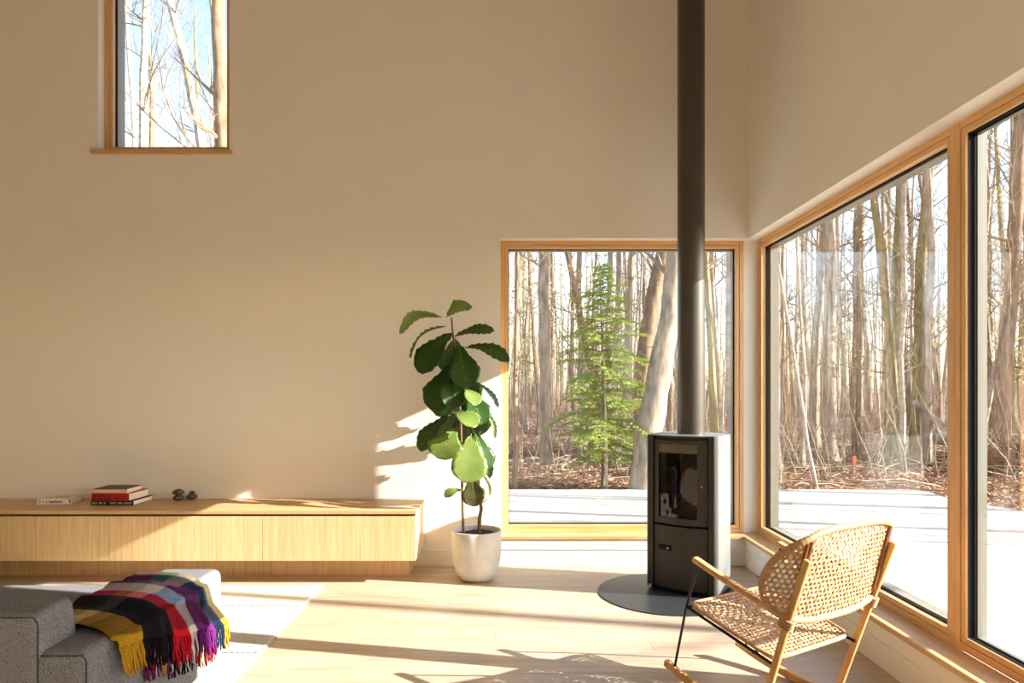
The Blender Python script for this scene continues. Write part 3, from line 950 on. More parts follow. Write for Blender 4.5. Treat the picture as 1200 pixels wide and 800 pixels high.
def pl(t, tab):
    for (t0, v0), (t1, v1) in zip(tab, tab[1:]):
        if t <= t1: return lerp(v0, v1, (t - t0) / (t1 - t0))
    return tab[-1][1]


def blanket_point(u, v):
    """u: towards the cabinets, v: from the seat side over the arm and down"""
    drop = pl(u, [(0, 0.02), (0.25, 0.055), (0.45, 0.12), (0.7, 0.17), (1, 0.215)])
    ln = [0.07, 0.27, drop]
    s = v * sum(ln)
    far = pl(v, [(0, 2.85), (0.6, 2.79), (0.75, 2.80), (1, 2.96)])
    yy = lerp(lerp(2.275, 2.15, v ** 1.3), far, u)
    h = AZ + 0.013 + 0.012 * math.sin(math.pi * min(1, u * 1.05)) ** 0.7 + 0.006 * math.sin(u * 21) + 0.004 * math.sin(u * 37 + 1)
    wav = 0.011 * math.sin(u * 26 + 0.6) + 0.006 * math.sin(u * 49)
    if s < ln[0]:
        t = s / ln[0]
        x, z = AX0 - 0.02 - 0.012 * math.cos(t * math.pi / 2), h - 0.055 * (1 - t) ** 1.6 - 0.012 * (1 - t)
    elif s < ln[0] + ln[1]:
        t = (s - ln[0]) / ln[1]
        x = AX0 - 0.02 + 0.29 * t
        z = h + 0.008 * math.sin(math.pi * t) - 0.030 * t ** 10
    else:
        t = (s - ln[0] - ln[1])
        x = AX1 + 0.02 + 0.018 * (1 - math.exp(-t * 18)) + wav * min(1, t * 12)
        z = h - 0.030 - t
    return Vector((x, yy, z))


mustard, black, maroon, red = srgb(178, 134, 34), srgb(20, 18, 24), srgb(110, 18, 34), srgb(190, 24, 44)
pale, bluegrey, purple, navy = srgb(196, 188, 186), srgb(100, 126, 170), srgb(98, 30, 100), srgb(30, 44, 62)
olive = srgb(92, 80, 40)
teal, char = srgb(40, 118, 92), srgb(54, 54, 50)
U = [(0.17, mustard), (0.42, black), (0.53, red), (0.66, pale), (0.84, purple), (0.94, navy), (1.01, mustard)]
V = [(0.16, char, 0.5), (0.34, purple, 0.45), (0.46, teal, 0.4), (0.58, pale, 0.3), (0.72, navy, 0.45), (0.93, black, 0.62), (1.01, None, 0)]


def wcol(u, v):
    a = next(c for t, c in U if u < t)
    c, k = next((c, k) for t, c, k in V if v < t)
    if c is None: return a
    if a is black: k *= 0.18
    if a is pale and c is navy: c, k = bluegrey, 0.85
    if u > 0.94: a, k = olive, k * 0.6
    return tuple(a[i] * (1 - k) + c[i] * k for i in range(3)) + (1,)


blk = tag(empty('throw_blanket', (0, 0, 0)), 'colourful plaid wool throw with fringe over the sofa arm', 'blanket')


def with_col(m, cols, name, parent, smooth=True, solid=0.0):
    me = m.mesh(name)
    ca = me.color_attributes.new('weave', 'FLOAT_COLOR', 'POINT')
    for i, c in enumerate(cols): ca.data[i].color = c
    me.materials.append(M['plaid'])
    if smooth: me.shade_smooth()
    o = obj(name, me, parent)
    if solid:
        sd = o.modifiers.new('thick', 'SOLIDIFY'); sd.thickness = solid; sd.offset = 1
    return o


NU, NV = 110, 90
rows = [[blanket_point(i / NU, j / NV) for j in range(NV + 1)] for i in range(NU + 1)]
cols = [wcol(min(1, i / NU), j / NV) for i in range(NU + 1) for j in range(NV + 1)]
with_col(MB().grid(rows), cols, 'woven_cloth', blk, True, 0.005)
# lower fold of the throw, hanging behind the upper layer
rows, cols = [], []
U2 = [(0.30, purple), (0.45, black), (0.62, black), (0.70, red), (0.88, black), (1.01, red)]
for i in range(41):
    u = 0.22 + 0.70 * i / 40
    r_ = []
    for j in range(13):
        q = blanket_point(u, 1.0)
        z = q.z + 0.03 - 0.085 * j / 12
        r_.append(Vector((AX1 + 0.006 + 0.004 * math.sin(u * 33), q.y, z)))
        cols.append(next(c for t, c in U2 if (u - 0.22) / 0.7 < t))
    rows.append(r_)
with_col(MB().grid(rows), cols, 'under_layer', blk, True, 0.004)
random.seed(21)
m = MB(); cols = []


def strand(p, L, r, c, dx=0.0, dy=0.0):
    k = len(m.v)
    pts = [p + Vector((dx * t + 0.003 * math.sin(t * 9 + p.y * 90), dy * t, -L * t)) for t in (0, 0.25, 0.5, 0.75, 1)]
    m.tube(pts, [r, r * 0.95, r * 0.9, r * 0.9, r * 0.7], 5)
    cols.extend([c] * (len(m.v) - k))


for i in range(84):
    u = (i + 0.5) / 84
    p = blanket_point(u, 1.0)
    c = next(c for t, c in U if u < t)
    strand(p + Vector((0.001, 0, 0.004)), 0.085 + random.random() * 0.025, 0.0042, c, random.uniform(0, 0.01) + 0.012 * (u < 0.2), random.uniform(-0.008, 0.008))
for i in range(70):
    u = 0.22 + 0.70 * (i + 0.5) / 70
    q = blanket_point(u, 1.0)
    c = random.choice([next(c for t, c in U2 if (u - 0.22) / 0.7 < t)] * 4 + [pale, maroon, mustard])
    strand(Vector((AX1 + 0.008, q.y, q.z - 0.05)), 0.075 + random.random() * 0.03, 0.004, c, random.uniform(0, 0.012), random.uniform(-0.01, 0.01))
fr = with_col(m, cols, 'fringe', blk, True)
fr['kind'] = 'stuff'

# ================================================================== ROCKING CHAIR
# chair frame: lateral a (sitter's right +), forward u, height z; fitted to the photograph
TH = R(31.58)
Fv = Vector((-math.sin(TH), math.cos(TH), 0))
Rv = Vector((math.cos(TH), math.sin(TH), 0))
CC = 2.3426
base = Fv * 1.75 + Rv * CC
chair = tag(empty('rocking_chair', (base.x, base.y, 0.0), TH), 'wooden rocking chair with woven cane seat and back beside the window', 'chair')


def cp(a, u, z): return Vector((a, u - 1.75, z))


for s in (-1, 1):
    # rocker
    pts = []
    for k in range(15):
        u = 2.14 - (2.14 - 1.26) * k / 14
        z = 0.016 + 0.060 * ((u - 1.74) / 0.40) ** 2
        pts.append(cp(s * 0.226, u, z))
    MB().bar(pts, 0.026, 0.030, (1, 0, 0)).build('rocker', M['chairwood'], chair, bevel=0.005)
    # rear post
    MB().bar([cp(s * 0.240, 1.645, 0.045), cp(s * 0.256, 1.52, 0.43), cp(s * 0.262, 1.437, 0.668)], 0.020, 0.026, (1, 0, 0)).build('rear_post', M['chairwood'], chair, bevel=0.006)
    # front rod
    fr_pts = [cp(s * 0.224, 2.089, 0.075), cp(s * 0.240, 2.008, 0.355), cp(s * 0.256, 1.932, 0.535), cp(s * 0.258, 1.925, 0.548), cp(s * 0.258, 1.905, 0.552)]
    MB().tube(fr_pts, 0.0055, 8).build('front_rod', M['rod'], chair, smooth=True)
    # armrest
    apts = [cp(s * 0.262, 1.945 - 0.37 * k / 8, 0.566 - 0.100 * k / 8 - 0.010 * math.sin(math.pi * k / 8) * 0.5) for k in range(9)]
    MB().bar(apts, 0.034, 0.022, (1, 0, 0)).build('armrest', M['chairwood'], chair, bevel=0.008, seg=3)
    MB().tube([cp(s * 0.260, 1.60, 0.462), cp(s * 0.258, 1.52, 0.435)], 0.0055, 8).build('arm_rod', M['rod'], chair)
    # seat side rail
    MB().tube([cp(s * 0.236, 2.012, 0.350), cp(s * 0.238, 1.575, 0.252)], 0.006, 8).build('seat_rail', M['rod'], chair, smooth=True)
    # bound joint on the post
    m = MB()
    for k in range(4):
        q = cp(s * 0.2555, 1.524 - 0.0035 * (k - 1.5) , 0.428 + 0.0095 * (k - 1.5))
        m.tube([q + Vector((0.019 * math.cos(t), 0.023 * math.sin(t), 0.008 * math.sin(t))) for t in [i * math.pi / 6 for i in range(13)]], 0.0048, 6, cap=False)
    m.build('binding', M['binding'], chair, smooth=True)
for u, z in ((2.00, 0.352), (1.68, 0.272)):
    MB().tube([cp(-0.238, u, z), cp(0.238, u, z)], 0.006, 8).build('cross_rail', M['rod'], chair)
MB().bar([cp(-0.226, 1.72, 0.028), cp(0.226, 1.72, 0.028)], 0.03, 0.02, (0, 1, 0)).build('stretcher', M['chairwood'], chair, bevel=0.004)


def kagome(S, inside, ext, s=0.0186, w=0.0070, th=0.0020, step=0.0105):
    """three-way open cane weave on the surface S(p, q) -> (point, normal)"""
    m = MB()
    for fam, ang in enumerate((0, 120, 240)):
        d = Vector((math.cos(R(ang)), math.sin(R(ang))))
        n_ = Vector((-d.y, d.x))
        ph = 0.5 if fam == 2 else 0.0
        kmax = int(ext / s) + 2
        for k in range(-kmax, kmax + 1):
            o = (k + ph) * s
            run = []
            t = -ext * 1.2
            while t <= ext * 1.2 + step:
                p = n_ * o + d * t
                if inside(p.x, p.y): run.append((t, p))
                elif run:
                    strip(m, S, run, n_, d, w, th, fam, s); run = []
                t += step
            if run: strip(m, S, run, n_, d, w, th, fam, s)
    return m


def strip(m, S, run, n_, d, w, th, fam, s):
    if len(run) < 2: return
    n0 = len(m.v)
    for t, p in run:
        wv = 0.0017 * math.sin(t / s * math.pi * 0.866 * 2 / 2 + fam * 2.1)
        for side, up in ((-1, -1), (1, -1), (1, 1), (-1, 1)):
            q = p + n_ * (side * w / 2 * (0.8 if up > 0 else 1))
            pt, nm = S(q.x, q.y)
            m.v.append(tuple(pt + nm * (wv + up * th / 2)))
    for i in range(len(run) - 1):
        for k in range(4):
            k2 = (k + 1) % 4
            m.f.append((n0 + i * 4 + k, n0 + i * 4 + k2, n0 + i * 4 + 4 + k2, n0 + i * 4 + 4 + k))


# seat
SU0, SU1, SZ0, SZ1, SW = 1.588, 2.008, 0.274, 0.370, 0.236
slen = math.hypot(SU1 - SU0, SZ1 - SZ0)


def seat_S(p, q):
    t = (q + slen / 2) / slen
    u = lerp(SU0, SU1, t); z = lerp(SZ0, SZ1, t) - 0.012 * (1 - (p / SW) ** 2) * (1 - (2 * t - 1) ** 2)
    e = max(0, t - 0.93) / 0.07
    z -= 0.010 * e ** 2
    return cp(p, u, z), Vector((0, -0.22, 0.975))


def seat_in(p, q):
    return abs(p) < SW and abs(q) < slen / 2 and (abs(p) - SW + 0.05) ** 2 * (abs(p) > SW - 0.05) + (abs(q) - slen / 2 + 0.05) ** 2 * (abs(q) > slen / 2 - 0.05) < 0.0025


sw = kagome(seat_S, seat_in, 0.36).build('seat_weave', M['cane'], chair)
sw['kind'] = 'stuff'
# wrapped seat rim
pts = []
for k in range(61):
    a = 2 * math.pi * k / 60
    ca, sa = math.cos(a), math.sin(a)
    e = 0.22
    pts.append(seat_S(math.copysign(abs(ca) ** e, ca) * SW, math.copysign(abs(sa) ** e, sa) * (slen / 2 - 0.003))[0])
MB().tube(pts, 0.0085, 8, cap=False).build('seat_rim', M['binding'], chair, smooth=True)

# back shell: flat between the posts, wings curving forward
FLAT, WR = 0.225, 0.085
ARC = WR * math.pi / 2 + 0.015
HALF = FLAT + ARC


def back_S(p, q):
    """p arc length across, q height along the recline (0 mid)"""
    ap, sg = abs(p), (1 if p >= 0 else -1)
    if ap < FLAT: a, fo, na, nf = ap, -0.012 * (1 - (ap / FLAT) ** 2), 0.0, -1.0
    else:
        g = ap - FLAT
        an = min(g / WR, math.pi / 2)
        a = FLAT + WR * math.sin(an) ; fo = WR * (1 - math.cos(an))
        if g > WR * math.pi / 2: fo += g - WR * math.pi / 2
        na, nf = math.sin(an), -math.cos(an)
    zc = 0.592
    u = 1.477 - q * 0.247 + fo
    z = zc + q * 0.969
    n = Vector((sg * na, nf, 0.24 * nf)).normalized()
    return cp(sg * a, u, z), n


def back_h(p):
    """half heights (down, up) of the outline at arc length p"""
    t = min(1.0, abs(p) / HALF)
    up = 0.178 * (1 - t ** 3.6) ** 0.55
    dn = 0.178 * (1 - t ** 3.0) ** 0.55
    return dn, up


def back_mid(p):
    t = min(1.0, abs(p) / HALF)
    return -0.02 * t ** 3


def back_in(p, q):
    if abs(p) >= HALF: return False
    dn, up = back_h(p); c = back_mid(p)
    return c - dn < q < c + up


bwv = kagome(back_S, back_in, 0.48).build('back_weave', M['cane'], chair)
bwv['kind'] = 'stuff'
pts = []
for k in range(121):
    a = 2 * math.pi * k / 120
    p = HALF * math.sin(a) * 0.9995
    dn, up = back_h(p)
    pts.append(back_S(p, back_mid(p) + (up if math.cos(a) >= 0 else -dn))[0])
MB().tube(pts, 0.0125, 10, cap=False).build('back_rim', M['binding'], chair, smooth=True)
m = MB()
for i in range(0, 120, 1):
    a_, b_ = pts[i], pts[i + 1]
    dd = (b_ - a_)
    L = dd.length
    nn = max(1, int(L / 0.011))
    for j in range(nn):
        c0 = a_ + dd * ((j + 0.1) / nn); c1 = a_ + dd * ((j + 0.85) / nn)
        m.tube([c0, (c0 + c1) / 2, c1], [0.0125, 0.0137, 0.0125], 8, cap=False)
w_ = m.build('rim_wrapping', M['binding'], chair, smooth=True)
w_['kind'] = 'stuff'
for s in (-1, 1):
    for off in (0.0, 0.016):
        q0, q1 = -0.115, 0.150
        MB().tube([back_S(s * (0.238 + off), q)[0] + Vector((0, -0.006, 0)) for q in (q0, 0, q1)], 0.0065, 8).build('back_stake', M['stake'], chair, smooth=True)
# ================================================================== WOODS
def trunk_mesh(path, radii, sides=10):
    return MB().tube(path, radii, sides, cap=True)


def grow(m, p, d, L, r, depth, rnd, nseg=5, sides=4, buds=None):
    pts = [p.copy()]
    rad = [r]
    dd = d.normalized()
    for k in range(nseg):
        dd = (dd + Vector((rnd.uniform(-.22, .22), rnd.uniform(-.22, .22), rnd.uniform(-.12, .22)))).normalized()
        pts.append(pts[-1] + dd * (L / nseg))
        rad.append(r * (1 - 0.85 * (k + 1) / nseg))
    m.tube(pts, rad, sides, cap=False)
    if buds is not None and depth <= 1:
        for q in pts[2:]: buds.append(q)
    if depth > 0:
        for k in range(1, nseg + 1):
            for _ in range(2 if depth == 2 else rnd.choice((1, 1, 2))):
                ax = Vector((rnd.uniform(-1, 1), rnd.uniform(-1, 1), rnd.uniform(-0.1, 0.9)))
                nd = (dd * 0.7 + ax).normalized()
                grow(m, pts[k], nd, L * rnd.uniform(0.35, 0.6), max(rad[k] * 0.55, 0.0022), depth - 1, rnd, 4 if depth > 1 else 3, 3, buds)


def branch_mesh(path, radii, rnd, n, zmin, Lmul=1.0, depth=1, buds=None):
    m = MB()
    tot = len(path) - 1
    tries = 0
    done = 0
    while done < n and tries < n * 6:
        tries += 1
        t = rnd.uniform(0.1, 0.98) * tot
        i = int(t); f = t - i
        p = path[i].lerp(path[i + 1], f)
        if p.z < zmin: continue
        r = radii[i] * (1 - f) + radii[i + 1] * f
        an = rnd.uniform(0, 2 * math.pi)
        d = Vector((math.cos(an), math.sin(an), rnd.uniform(0.15, 1.1)))
        L = rnd.uniform(0.6, 2.0) * Lmul * (0.5 + 6 * min(r, 0.12))
        grow(m, p, d, L, max(0.005, r * rnd.uniform(0.13, 0.34)), depth, rnd, 5, 4, buds)
        done += 1
    return m


def bud_mesh(pts, rnd, size, keep):
    m = MB()
    for p in pts:
        if rnd.random() > keep: continue
        for _ in range(2):
            c = p + Vector((rnd.uniform(-.08, .08), rnd.uniform(-.08, .08), rnd.uniform(-.06, .06)))
            a = Vector((rnd.uniform(-1, 1), rnd.uniform(-1, 1), rnd.uniform(-1, 1))).normalized() * size
            b_ = a.cross(Vector((rnd.uniform(-1, 1), rnd.uniform(-1, 1), rnd.uniform(-1, 1)))).normalized() * size * 0.6
            n = len(m.v)
            m.v += [tuple(c - a), tuple(c + b_), tuple(c + a), tuple(c - b_)]
            m.f.append((n, n + 1, n + 2, n + 3))
    return m


def make_tree(name, path, radii, mat, label, cat='tree', group=None, seed=0, nb=14, zmin=1.2, Lmul=1.0, depth=1, buds=0.0, sides=10, budsize=0.028):
    rnd = random.Random(seed)
    org = path[0].copy()
    path = [p - org for p in path]
    root = tag(empty(name, org), label, cat, group)
    # roughened trunk
    dense, dr_ = [], []
    for i in range(len(path) - 1):
        nn = max(2, int((path[i + 1] - path[i]).length / 0.45))
        for k in range(nn):
            t = k / nn
            j = radii[i] * 0.18
            dense.append(path[i].lerp(path[i + 1], t) + (Vector((rnd.uniform(-j, j), rnd.uniform(-j, j), 0)) if (i or k) else Vector()))
            dr_.append((radii[i] * (1 - t) + radii[i + 1] * t) * rnd.uniform(0.93, 1.07))
    dense.append(path[-1]); dr_.append(radii[-1])
    dr_[0] *= 1.45
    trunk_mesh(dense, dr_, sides).build('trunk', M[mat], root, smooth=True)
    bl = [] if buds else None
    br = branch_mesh(dense, dr_, rnd, nb, zmin - org.z, Lmul, depth, bl)
    if br.v: tag(br.build('branches', M['twig'], root, smooth=True), kind='stuff')
    if buds:
        bm_ = bud_mesh(bl, rnd, budsize, buds)
        if bm_.v: tag(bm_.build('spring_buds', M['bud'], root), kind='stuff')
    return root


def px_path(pts, d, base_z=None, top=9.0):
    """trunk path from pixels (bottom to top) at depth d, carried down to the ground and up past the frame"""
    w = [px_at(x, y, d) for x, y in pts]
    g = gz(w[0].x, w[0].y) - 0.06
    if w[0].z > g + 0.05:
        dirn = (w[0] - w[1]); dirn.normalize()
        k = (w[0].z - g) / max(0.2, -dirn.z)
        w.insert(0, w[0] + dirn * k)
    dirn = (w[-1] - w[-2]).normalized()
    if w[-1].z < top:
        w.append(w[-1] + dirn * ((top - w[-1].z) / max(0.3, dirn.z)))
    return w


def taper(path, r0, r1): return [r0 + (r1 - r0) * i / (len(path) - 1) for i in range(len(path))]


# trees one can single out in the square window
T = [
    ('leaning_tree', [(752, 575), (762, 505), (770, 460), (779, 410), (786, 350), (794, 296)], 8.95, 0.205, 0.12, 'bark', 'thick grey trunk leaning to the stove behind the square window', 10, 2.6),
    ('leaning_tree', [(746, 558), (752, 465), (758, 400), (765, 350), (777, 294)], 10.6, 0.15, 0.13, 'bark2', 'brown-stained trunk standing close behind the thick leaning one', 8, 3.0),
    ('forked_tree', [(640, 543), (639, 470), (639, 400), (637, 340), (638, 292)], 12.1, 0.125, 0.10, 'bark', 'mottled grey forked trunk beside the slender pole tree', 12, 2.0),
    ('slender_tree', [(603, 568), (605, 520), (604, 450), (605, 380), (606, 294)], 9.2, 0.045, 0.026, 'bark2', 'slender dark pole tree at the edge of the terrace', 10, 1.6),
    ('leaning_tree', [(703, 470), (688, 410), (676, 350), (664, 294)], 13.0, 0.075, 0.05, 'bark2', 'thin brown trunk leaning away behind the spruce', 8, 2.0),
    ('slender_tree', [(738, 540), (737, 470), (737, 400), (739, 330), (741, 294)], 11.6, 0.075, 0.065, 'bark', 'straight pale grey trunk just behind the spruce', 8, 2.4),
    ('mossy_tree', [(838, 545), (836, 470), (833, 400), (828, 330), (828, 292)], 11.5, 0.075, 0.06, 'moss', 'mossy yellow trunk seen right behind the flue pipe', 8, 2.2),
    ('slender_tree', [(857, 545), (856, 470), (855, 400), (856, 320), (855, 292)], 12.0, 0.08, 0.07, 'birch', 'pale blotched trunk at the window corner by the flue', 8, 2.2),
    # side window
    ('pale_sapling', [(957, 572), (946, 520), (937, 460), (926, 390), (915, 330)], 9.4, 0.035, 0.022, 'birch', 'thin pale sapling leaning over the terrace edge', 8, 1.5),
    ('grey_tree', [(973, 546), (973, 480), (972, 400), (973, 300), (972, 240)], 12.2, 0.12, 0.10, 'bark', 'broad tan trunk beside the orange survey stake', 12, 2.2),
    ('dark_tree', [(1004, 532), (1003, 460), (1005, 380), (1004, 300), (1006, 240)], 13.5, 0.10, 0.085, 'bark2', 'dark upright trunk behind the orange survey stake', 12, 2.2),
    ('leaning_tree', [(1052, 520), (1048, 460), (1043, 390), (1033, 310), (1026, 250)], 12.6, 0.095, 0.075, 'moss', 'mossy trunk leaning to the corner before the fallen logs', 12, 2.2),
    ('grey_tree', [(1075, 515), (1076, 450), (1078, 380), (1080, 310), (1086, 230)], 12.8, 0.12, 0.10, 'moss', 'stout mossy trunk rising behind the sloping dead pole', 14, 2.2),
    # second side window
    ('grey_tree', [(1172, 540), (1174, 470), (1178, 400), (1186, 320), (1190, 240)], 11.8, 0.14, 0.12, 'bark2', 'stout brown trunk rising beside the upturned root mass', 18, 2.0),
    ('leaning_tree', [(1146, 530), (1158, 470), (1176, 400), (1196, 330)], 12.6, 0.075, 0.05, 'birch', 'pale stem leaning across the trunk by the root mass', 10, 1.8),
    ('slender_tree', [(1150, 520), (1153, 430), (1150, 330), (1158, 230), (1150, 150)], 13.6, 0.07, 0.05, 'bark', 'slim grey tree beyond the fallen log by the mullion', 14, 1.8),
    # high window
    ('birch_tree', [(168, 173), (168, 110), (169, 60), (172, 0)], 12.0, 0.085, 0.06, 'birch', 'straight white birch seen in the high window', 26, 4.0),
    ('birch_tree', [(237, 173), (226, 115), (213, 60), (198, 0)], 11.5, 0.085, 0.06, 'birch', 'leaning white birch crossing the high window', 22, 4.0),
    ('grey_tree', [(262, 173), (260, 110), (257, 50), (255, 0)], 10.8, 0.13, 0.105, 'bark2', 'thick dark trunk at the edge of the high window', 16, 4.0),
    ('birch_tree', [(266, 173), (260, 110), (254, 60), (248, 0)], 12.8, 0.075, 0.05, 'moss', 'brown stem crossing the thick trunk in the high window', 12, 4.0),
    ('slender_tree', [(158, 173), (155, 110), (150, 50), (147, 0)], 14.0, 0.05, 0.04, 'birch', 'thin pale stem beside the straight birch up high', 18, 4.0),
]
for i, (nm, pts, d, r0, r1, mt, lab, nb, zm) in enumerate(T):
    top = 13.0 if d and pts[0][1] < 200 else 8.5
    pa = px_path(pts, d, top=top)
    make_tree(nm, pa, taper(pa, r0, r1 * 0.85), mt, lab, 'tree', None, 100 + i, nb, zm, 1.15, 2 if (nb > 14 or i in (2,)) else 1, 0.0, 12 if r0 > 0.1 else 8)

# further woods: prototypes copied with their parts
def proto(seed, H, r0, mat, nb, buds, label, group, depth=1):
    rnd = random.Random(seed)
    path = [Vector((0, 0, -0.1))]
    lx, ly = rnd.uniform(-.05, .05), rnd.uniform(-.05, .05)
    n = 9
    for k in range(1, n + 1):
        q = path[-1] + Vector((lx * H / n + rnd.uniform(-.06, .06), ly * H / n + rnd.uniform(-.06, .06), H / n))
        path.append(q)
    o = make_tree('woodland_tree', path, [r0 * (1 - 0.75 * i / n) for i in range(n + 1)], mat, label, 'tree', group, seed, nb, 1.1, 1.0, depth, buds, 7)
    return o


def copy_tree(o, loc, rz, sc):
    c = o.copy(); COL.objects.link(c)
    c.location = loc; c.rotation_euler = (0, 0, rz); c.scale = (sc, sc, sc)
    for ch in o.children:
        d = ch.copy(); COL.objects.link(d); d.parent = c
    return c


G1 = ('bare grey woodland tree standing in the woods beyond the terrace', 'bare grey woodland trees')
G2 = ('bare brown woodland tree standing in the woods beyond the terrace', 'bare brown woodland trees')
G3 = ('slim pale birch standing in the woods beyond the terrace', 'slim pale woodland birches')
G4 = ('young tree hazed with yellow spring buds beyond the terrace', 'budding young trees')
protos = [proto(1, 9.5, 0.10, 'bark', 22, 0, *G1, 2), proto(2, 9, 0.085, 'bark2', 20, 0, *G2, 2), proto(3, 8.5, 0.06, 'birch', 18, 0, *G3, 1),
          proto(4, 7.5, 0.05, 'bark2', 26, 0.85, *G4, 1), proto(5, 9.0, 0.075, 'bark', 18, 0, *G1, 1), proto(6, 10, 0.09, 'moss', 22, 0, *G2, 2), proto(7, 6.5, 0.035, 'birch', 18, 0, *G3, 1),
          proto(8, 6.5, 0.04, 'bark', 26, 0.85, *G4, 1)]
PM = ['bark', 'bark2', 'birch', 'bark2', 'bark', 'moss', 'birch', 'bark']
used = [False] * len(protos)
rnd = random.Random(77)
spots = []


def scatter(n, k0, k1, d0, d1, weights, mind=0.55):
    tries = 0
    got = 0
    while got < n and tries < n * 40:
        tries += 1
        k = rnd.uniform(k0, k1)
        d = d0 + (d1 - d0) * rnd.random() ** 0.8
        x, yy = k * d, d
        if x < 6.2 and yy < 9.4 and x > -14: continue
        if any((x - a) ** 2 + (yy - c) ** 2 < mind ** 2 for a, c, _ in spots): continue
        spots.append((x, yy, rnd.choices(range(len(protos)), weights)[0]))
        got += 1


scatter(54, 0.36, 0.80, 10.5, 27, [4, 4, 3, 1, 4, 4, 4, 1])
scatter(46, -0.04, 0.37, 11.0, 27, [3, 3, 2, 4, 3, 2, 3, 5])
scatter(12, -0.62, -0.36, 13, 24, [3, 2, 4, 0, 3, 2, 3, 0])
scatter(26, 0.80, 1.5, 9.6, 18, [4, 4, 3, 0, 4, 3, 4, 0])
scatter(10, -0.30, -0.04, 11, 22, [3, 3, 2, 3, 3, 2, 3, 3])
# trees on the sunny side, out of view, whose trunks stripe the terrace and floor
for x, yy, k in ((13.0, 0.81, 4), (11.5, 4.6, 4), (16, 3.1, 2), (13, 6.6, 1), (19, 4.6, 0), (9.5, 6.2, 6), (21, 2.2, 4), (11, 3.6, 6), (15, 5.4, 4), (10.5, 7.6, 2)):
    spots.append((x, yy, k))
for x, yy, k in spots:
    sc = rnd.uniform(0.85, 1.25)
    rz = rnd.uniform(0, 6.28)
    where = 'outside the high window' if x < -3 else ('outside the square window' if x < 0.375 * yy else 'outside the side windows')
    if x > 8 and yy < 9: where = 'on the sunny side of the terrace'
    deep = '' if yy < 9 else (', standing just past the terrace' if yy < 15 else ', deeper in the woods')
    lab = {'bark': 'bare grey tree', 'bark2': 'bare brown tree', 'moss': 'mossy olive tree', 'birch': 'slim pale birch'}[PM[k]]
    if k in (3, 7): lab = 'young tree with yellow spring buds'
    lab = lab + ' ' + where + deep
    grp = lab.replace('tree', 'trees', 1)
    if not used[k]:
        used[k] = True
        o = protos[k]; o.location = (x, yy, gz(x, yy)); o.rotation_euler = (0, 0, rz); o.scale = (sc, sc, sc)
    else:
        o = copy_tree(protos[k], (x, yy, gz(x, yy)), rz, sc)
    o['label'] = lab; o['group'] = grp

# spruce
def spruce():
    d = 9.35
    c = px_at(707, 573, d); c.z = gz(c.x, c.y) - 0.02
    root = tag(empty('spruce_sapling', c), 'young green spruce beyond the terrace in the square window', 'tree')
    H = EYE + (VY - 308) * d / FPX - c.z
    MB().tube([Vector((0, 0, 0)), Vector((0.01, 0, H * .35)), Vector((-0.02, 0, H * .7)), Vector((-0.05, 0, H))], [0.035, 0.028, 0.016, 0.004], 8).build('trunk', M['bark2'], root, smooth=True)
    rn = random.Random(3)
    bm_, nm = MB(), MB()
    for k in range(135):
        t = 0.12 + 0.88 * (k / 135) ** 0.95
        z = H * t
        L = (1.05 * (1 - t) ** 0.72 + 0.08) * rn.uniform(0.45, 1.2) * (1 if t > 0.3 else 0.8)
        an = k * 2.4 + rn.uniform(-.5, .5)
        up, dr = rn.uniform(0.05, 0.45), rn.uniform(0.2, 0.6)
        dx, dy = math.cos(an), math.sin(an)
        cv = lambda s: Vector((dx * L * s, dy * L * s, z + L * (up * s - dr * s * s)))
        bm_.tube([cv(s) for s in (0, .25, .5, .75, 1)], [0.007, 0.006, 0.005, 0.003, 0.0015], 4, cap=False)
        side = Vector((-dy, dx, 0))
        nsp = max(3, int(L / 0.06))
        for j in range(nsp):
            s = 0.2 + 0.8 * j / nsp
            q = cv(s)
            for sg in (-1, 1):
                tl = (0.08 + 0.24 * L * (1 - s)) * rn.uniform(0.5, 1.2)
                dirn = (side * sg + Vector((dx, dy, 0)) * 0.8 + Vector((0, 0, rn.uniform(-.7, .15)))).normalized()
                e = q + dirn * tl
                bm_.tube([q, e], [0.002, 0.001], 3, cap=False)
                nn = int(tl / 0.016) + 2
                for i in range(nn):
                    b0 = q.lerp(e, i / nn)
                    for _ in range(3):
                        v = (dirn * 0.7 + Vector((rn.uniform(-1, 1), rn.uniform(-1, 1), rn.uniform(-.5, .9)))).normalized() * rn.uniform(0.026, 0.046)
                        w = v.cross(Vector((rn.uniform(-1, 1), rn.uniform(-1, 1), rn.uniform(-1, 1)))).normalized() * 0.0055
                        n = len(nm.v)
                        nm.v += [tuple(b0 - w), tuple(b0 + w), tuple(b0 + v)]
                        nm.f.append((n, n + 1, n + 2))
    bm_.build('branches', M['bark2'], root)
    tag(nm.build('needles', M['needle'], root), kind='stuff')


spruce()
# bare pole next to the spruce
pa = px_path([(711, 575), (711, 530), (710, 490), (709, 462)], 9.0, top=1.3)
make_tree('pale_sapling', pa, taper(pa, 0.022, 0.010), 'birch', 'thin straight pale sapling in front of the spruce', 'tree', None, 501, 5, 0.5, 0.5)

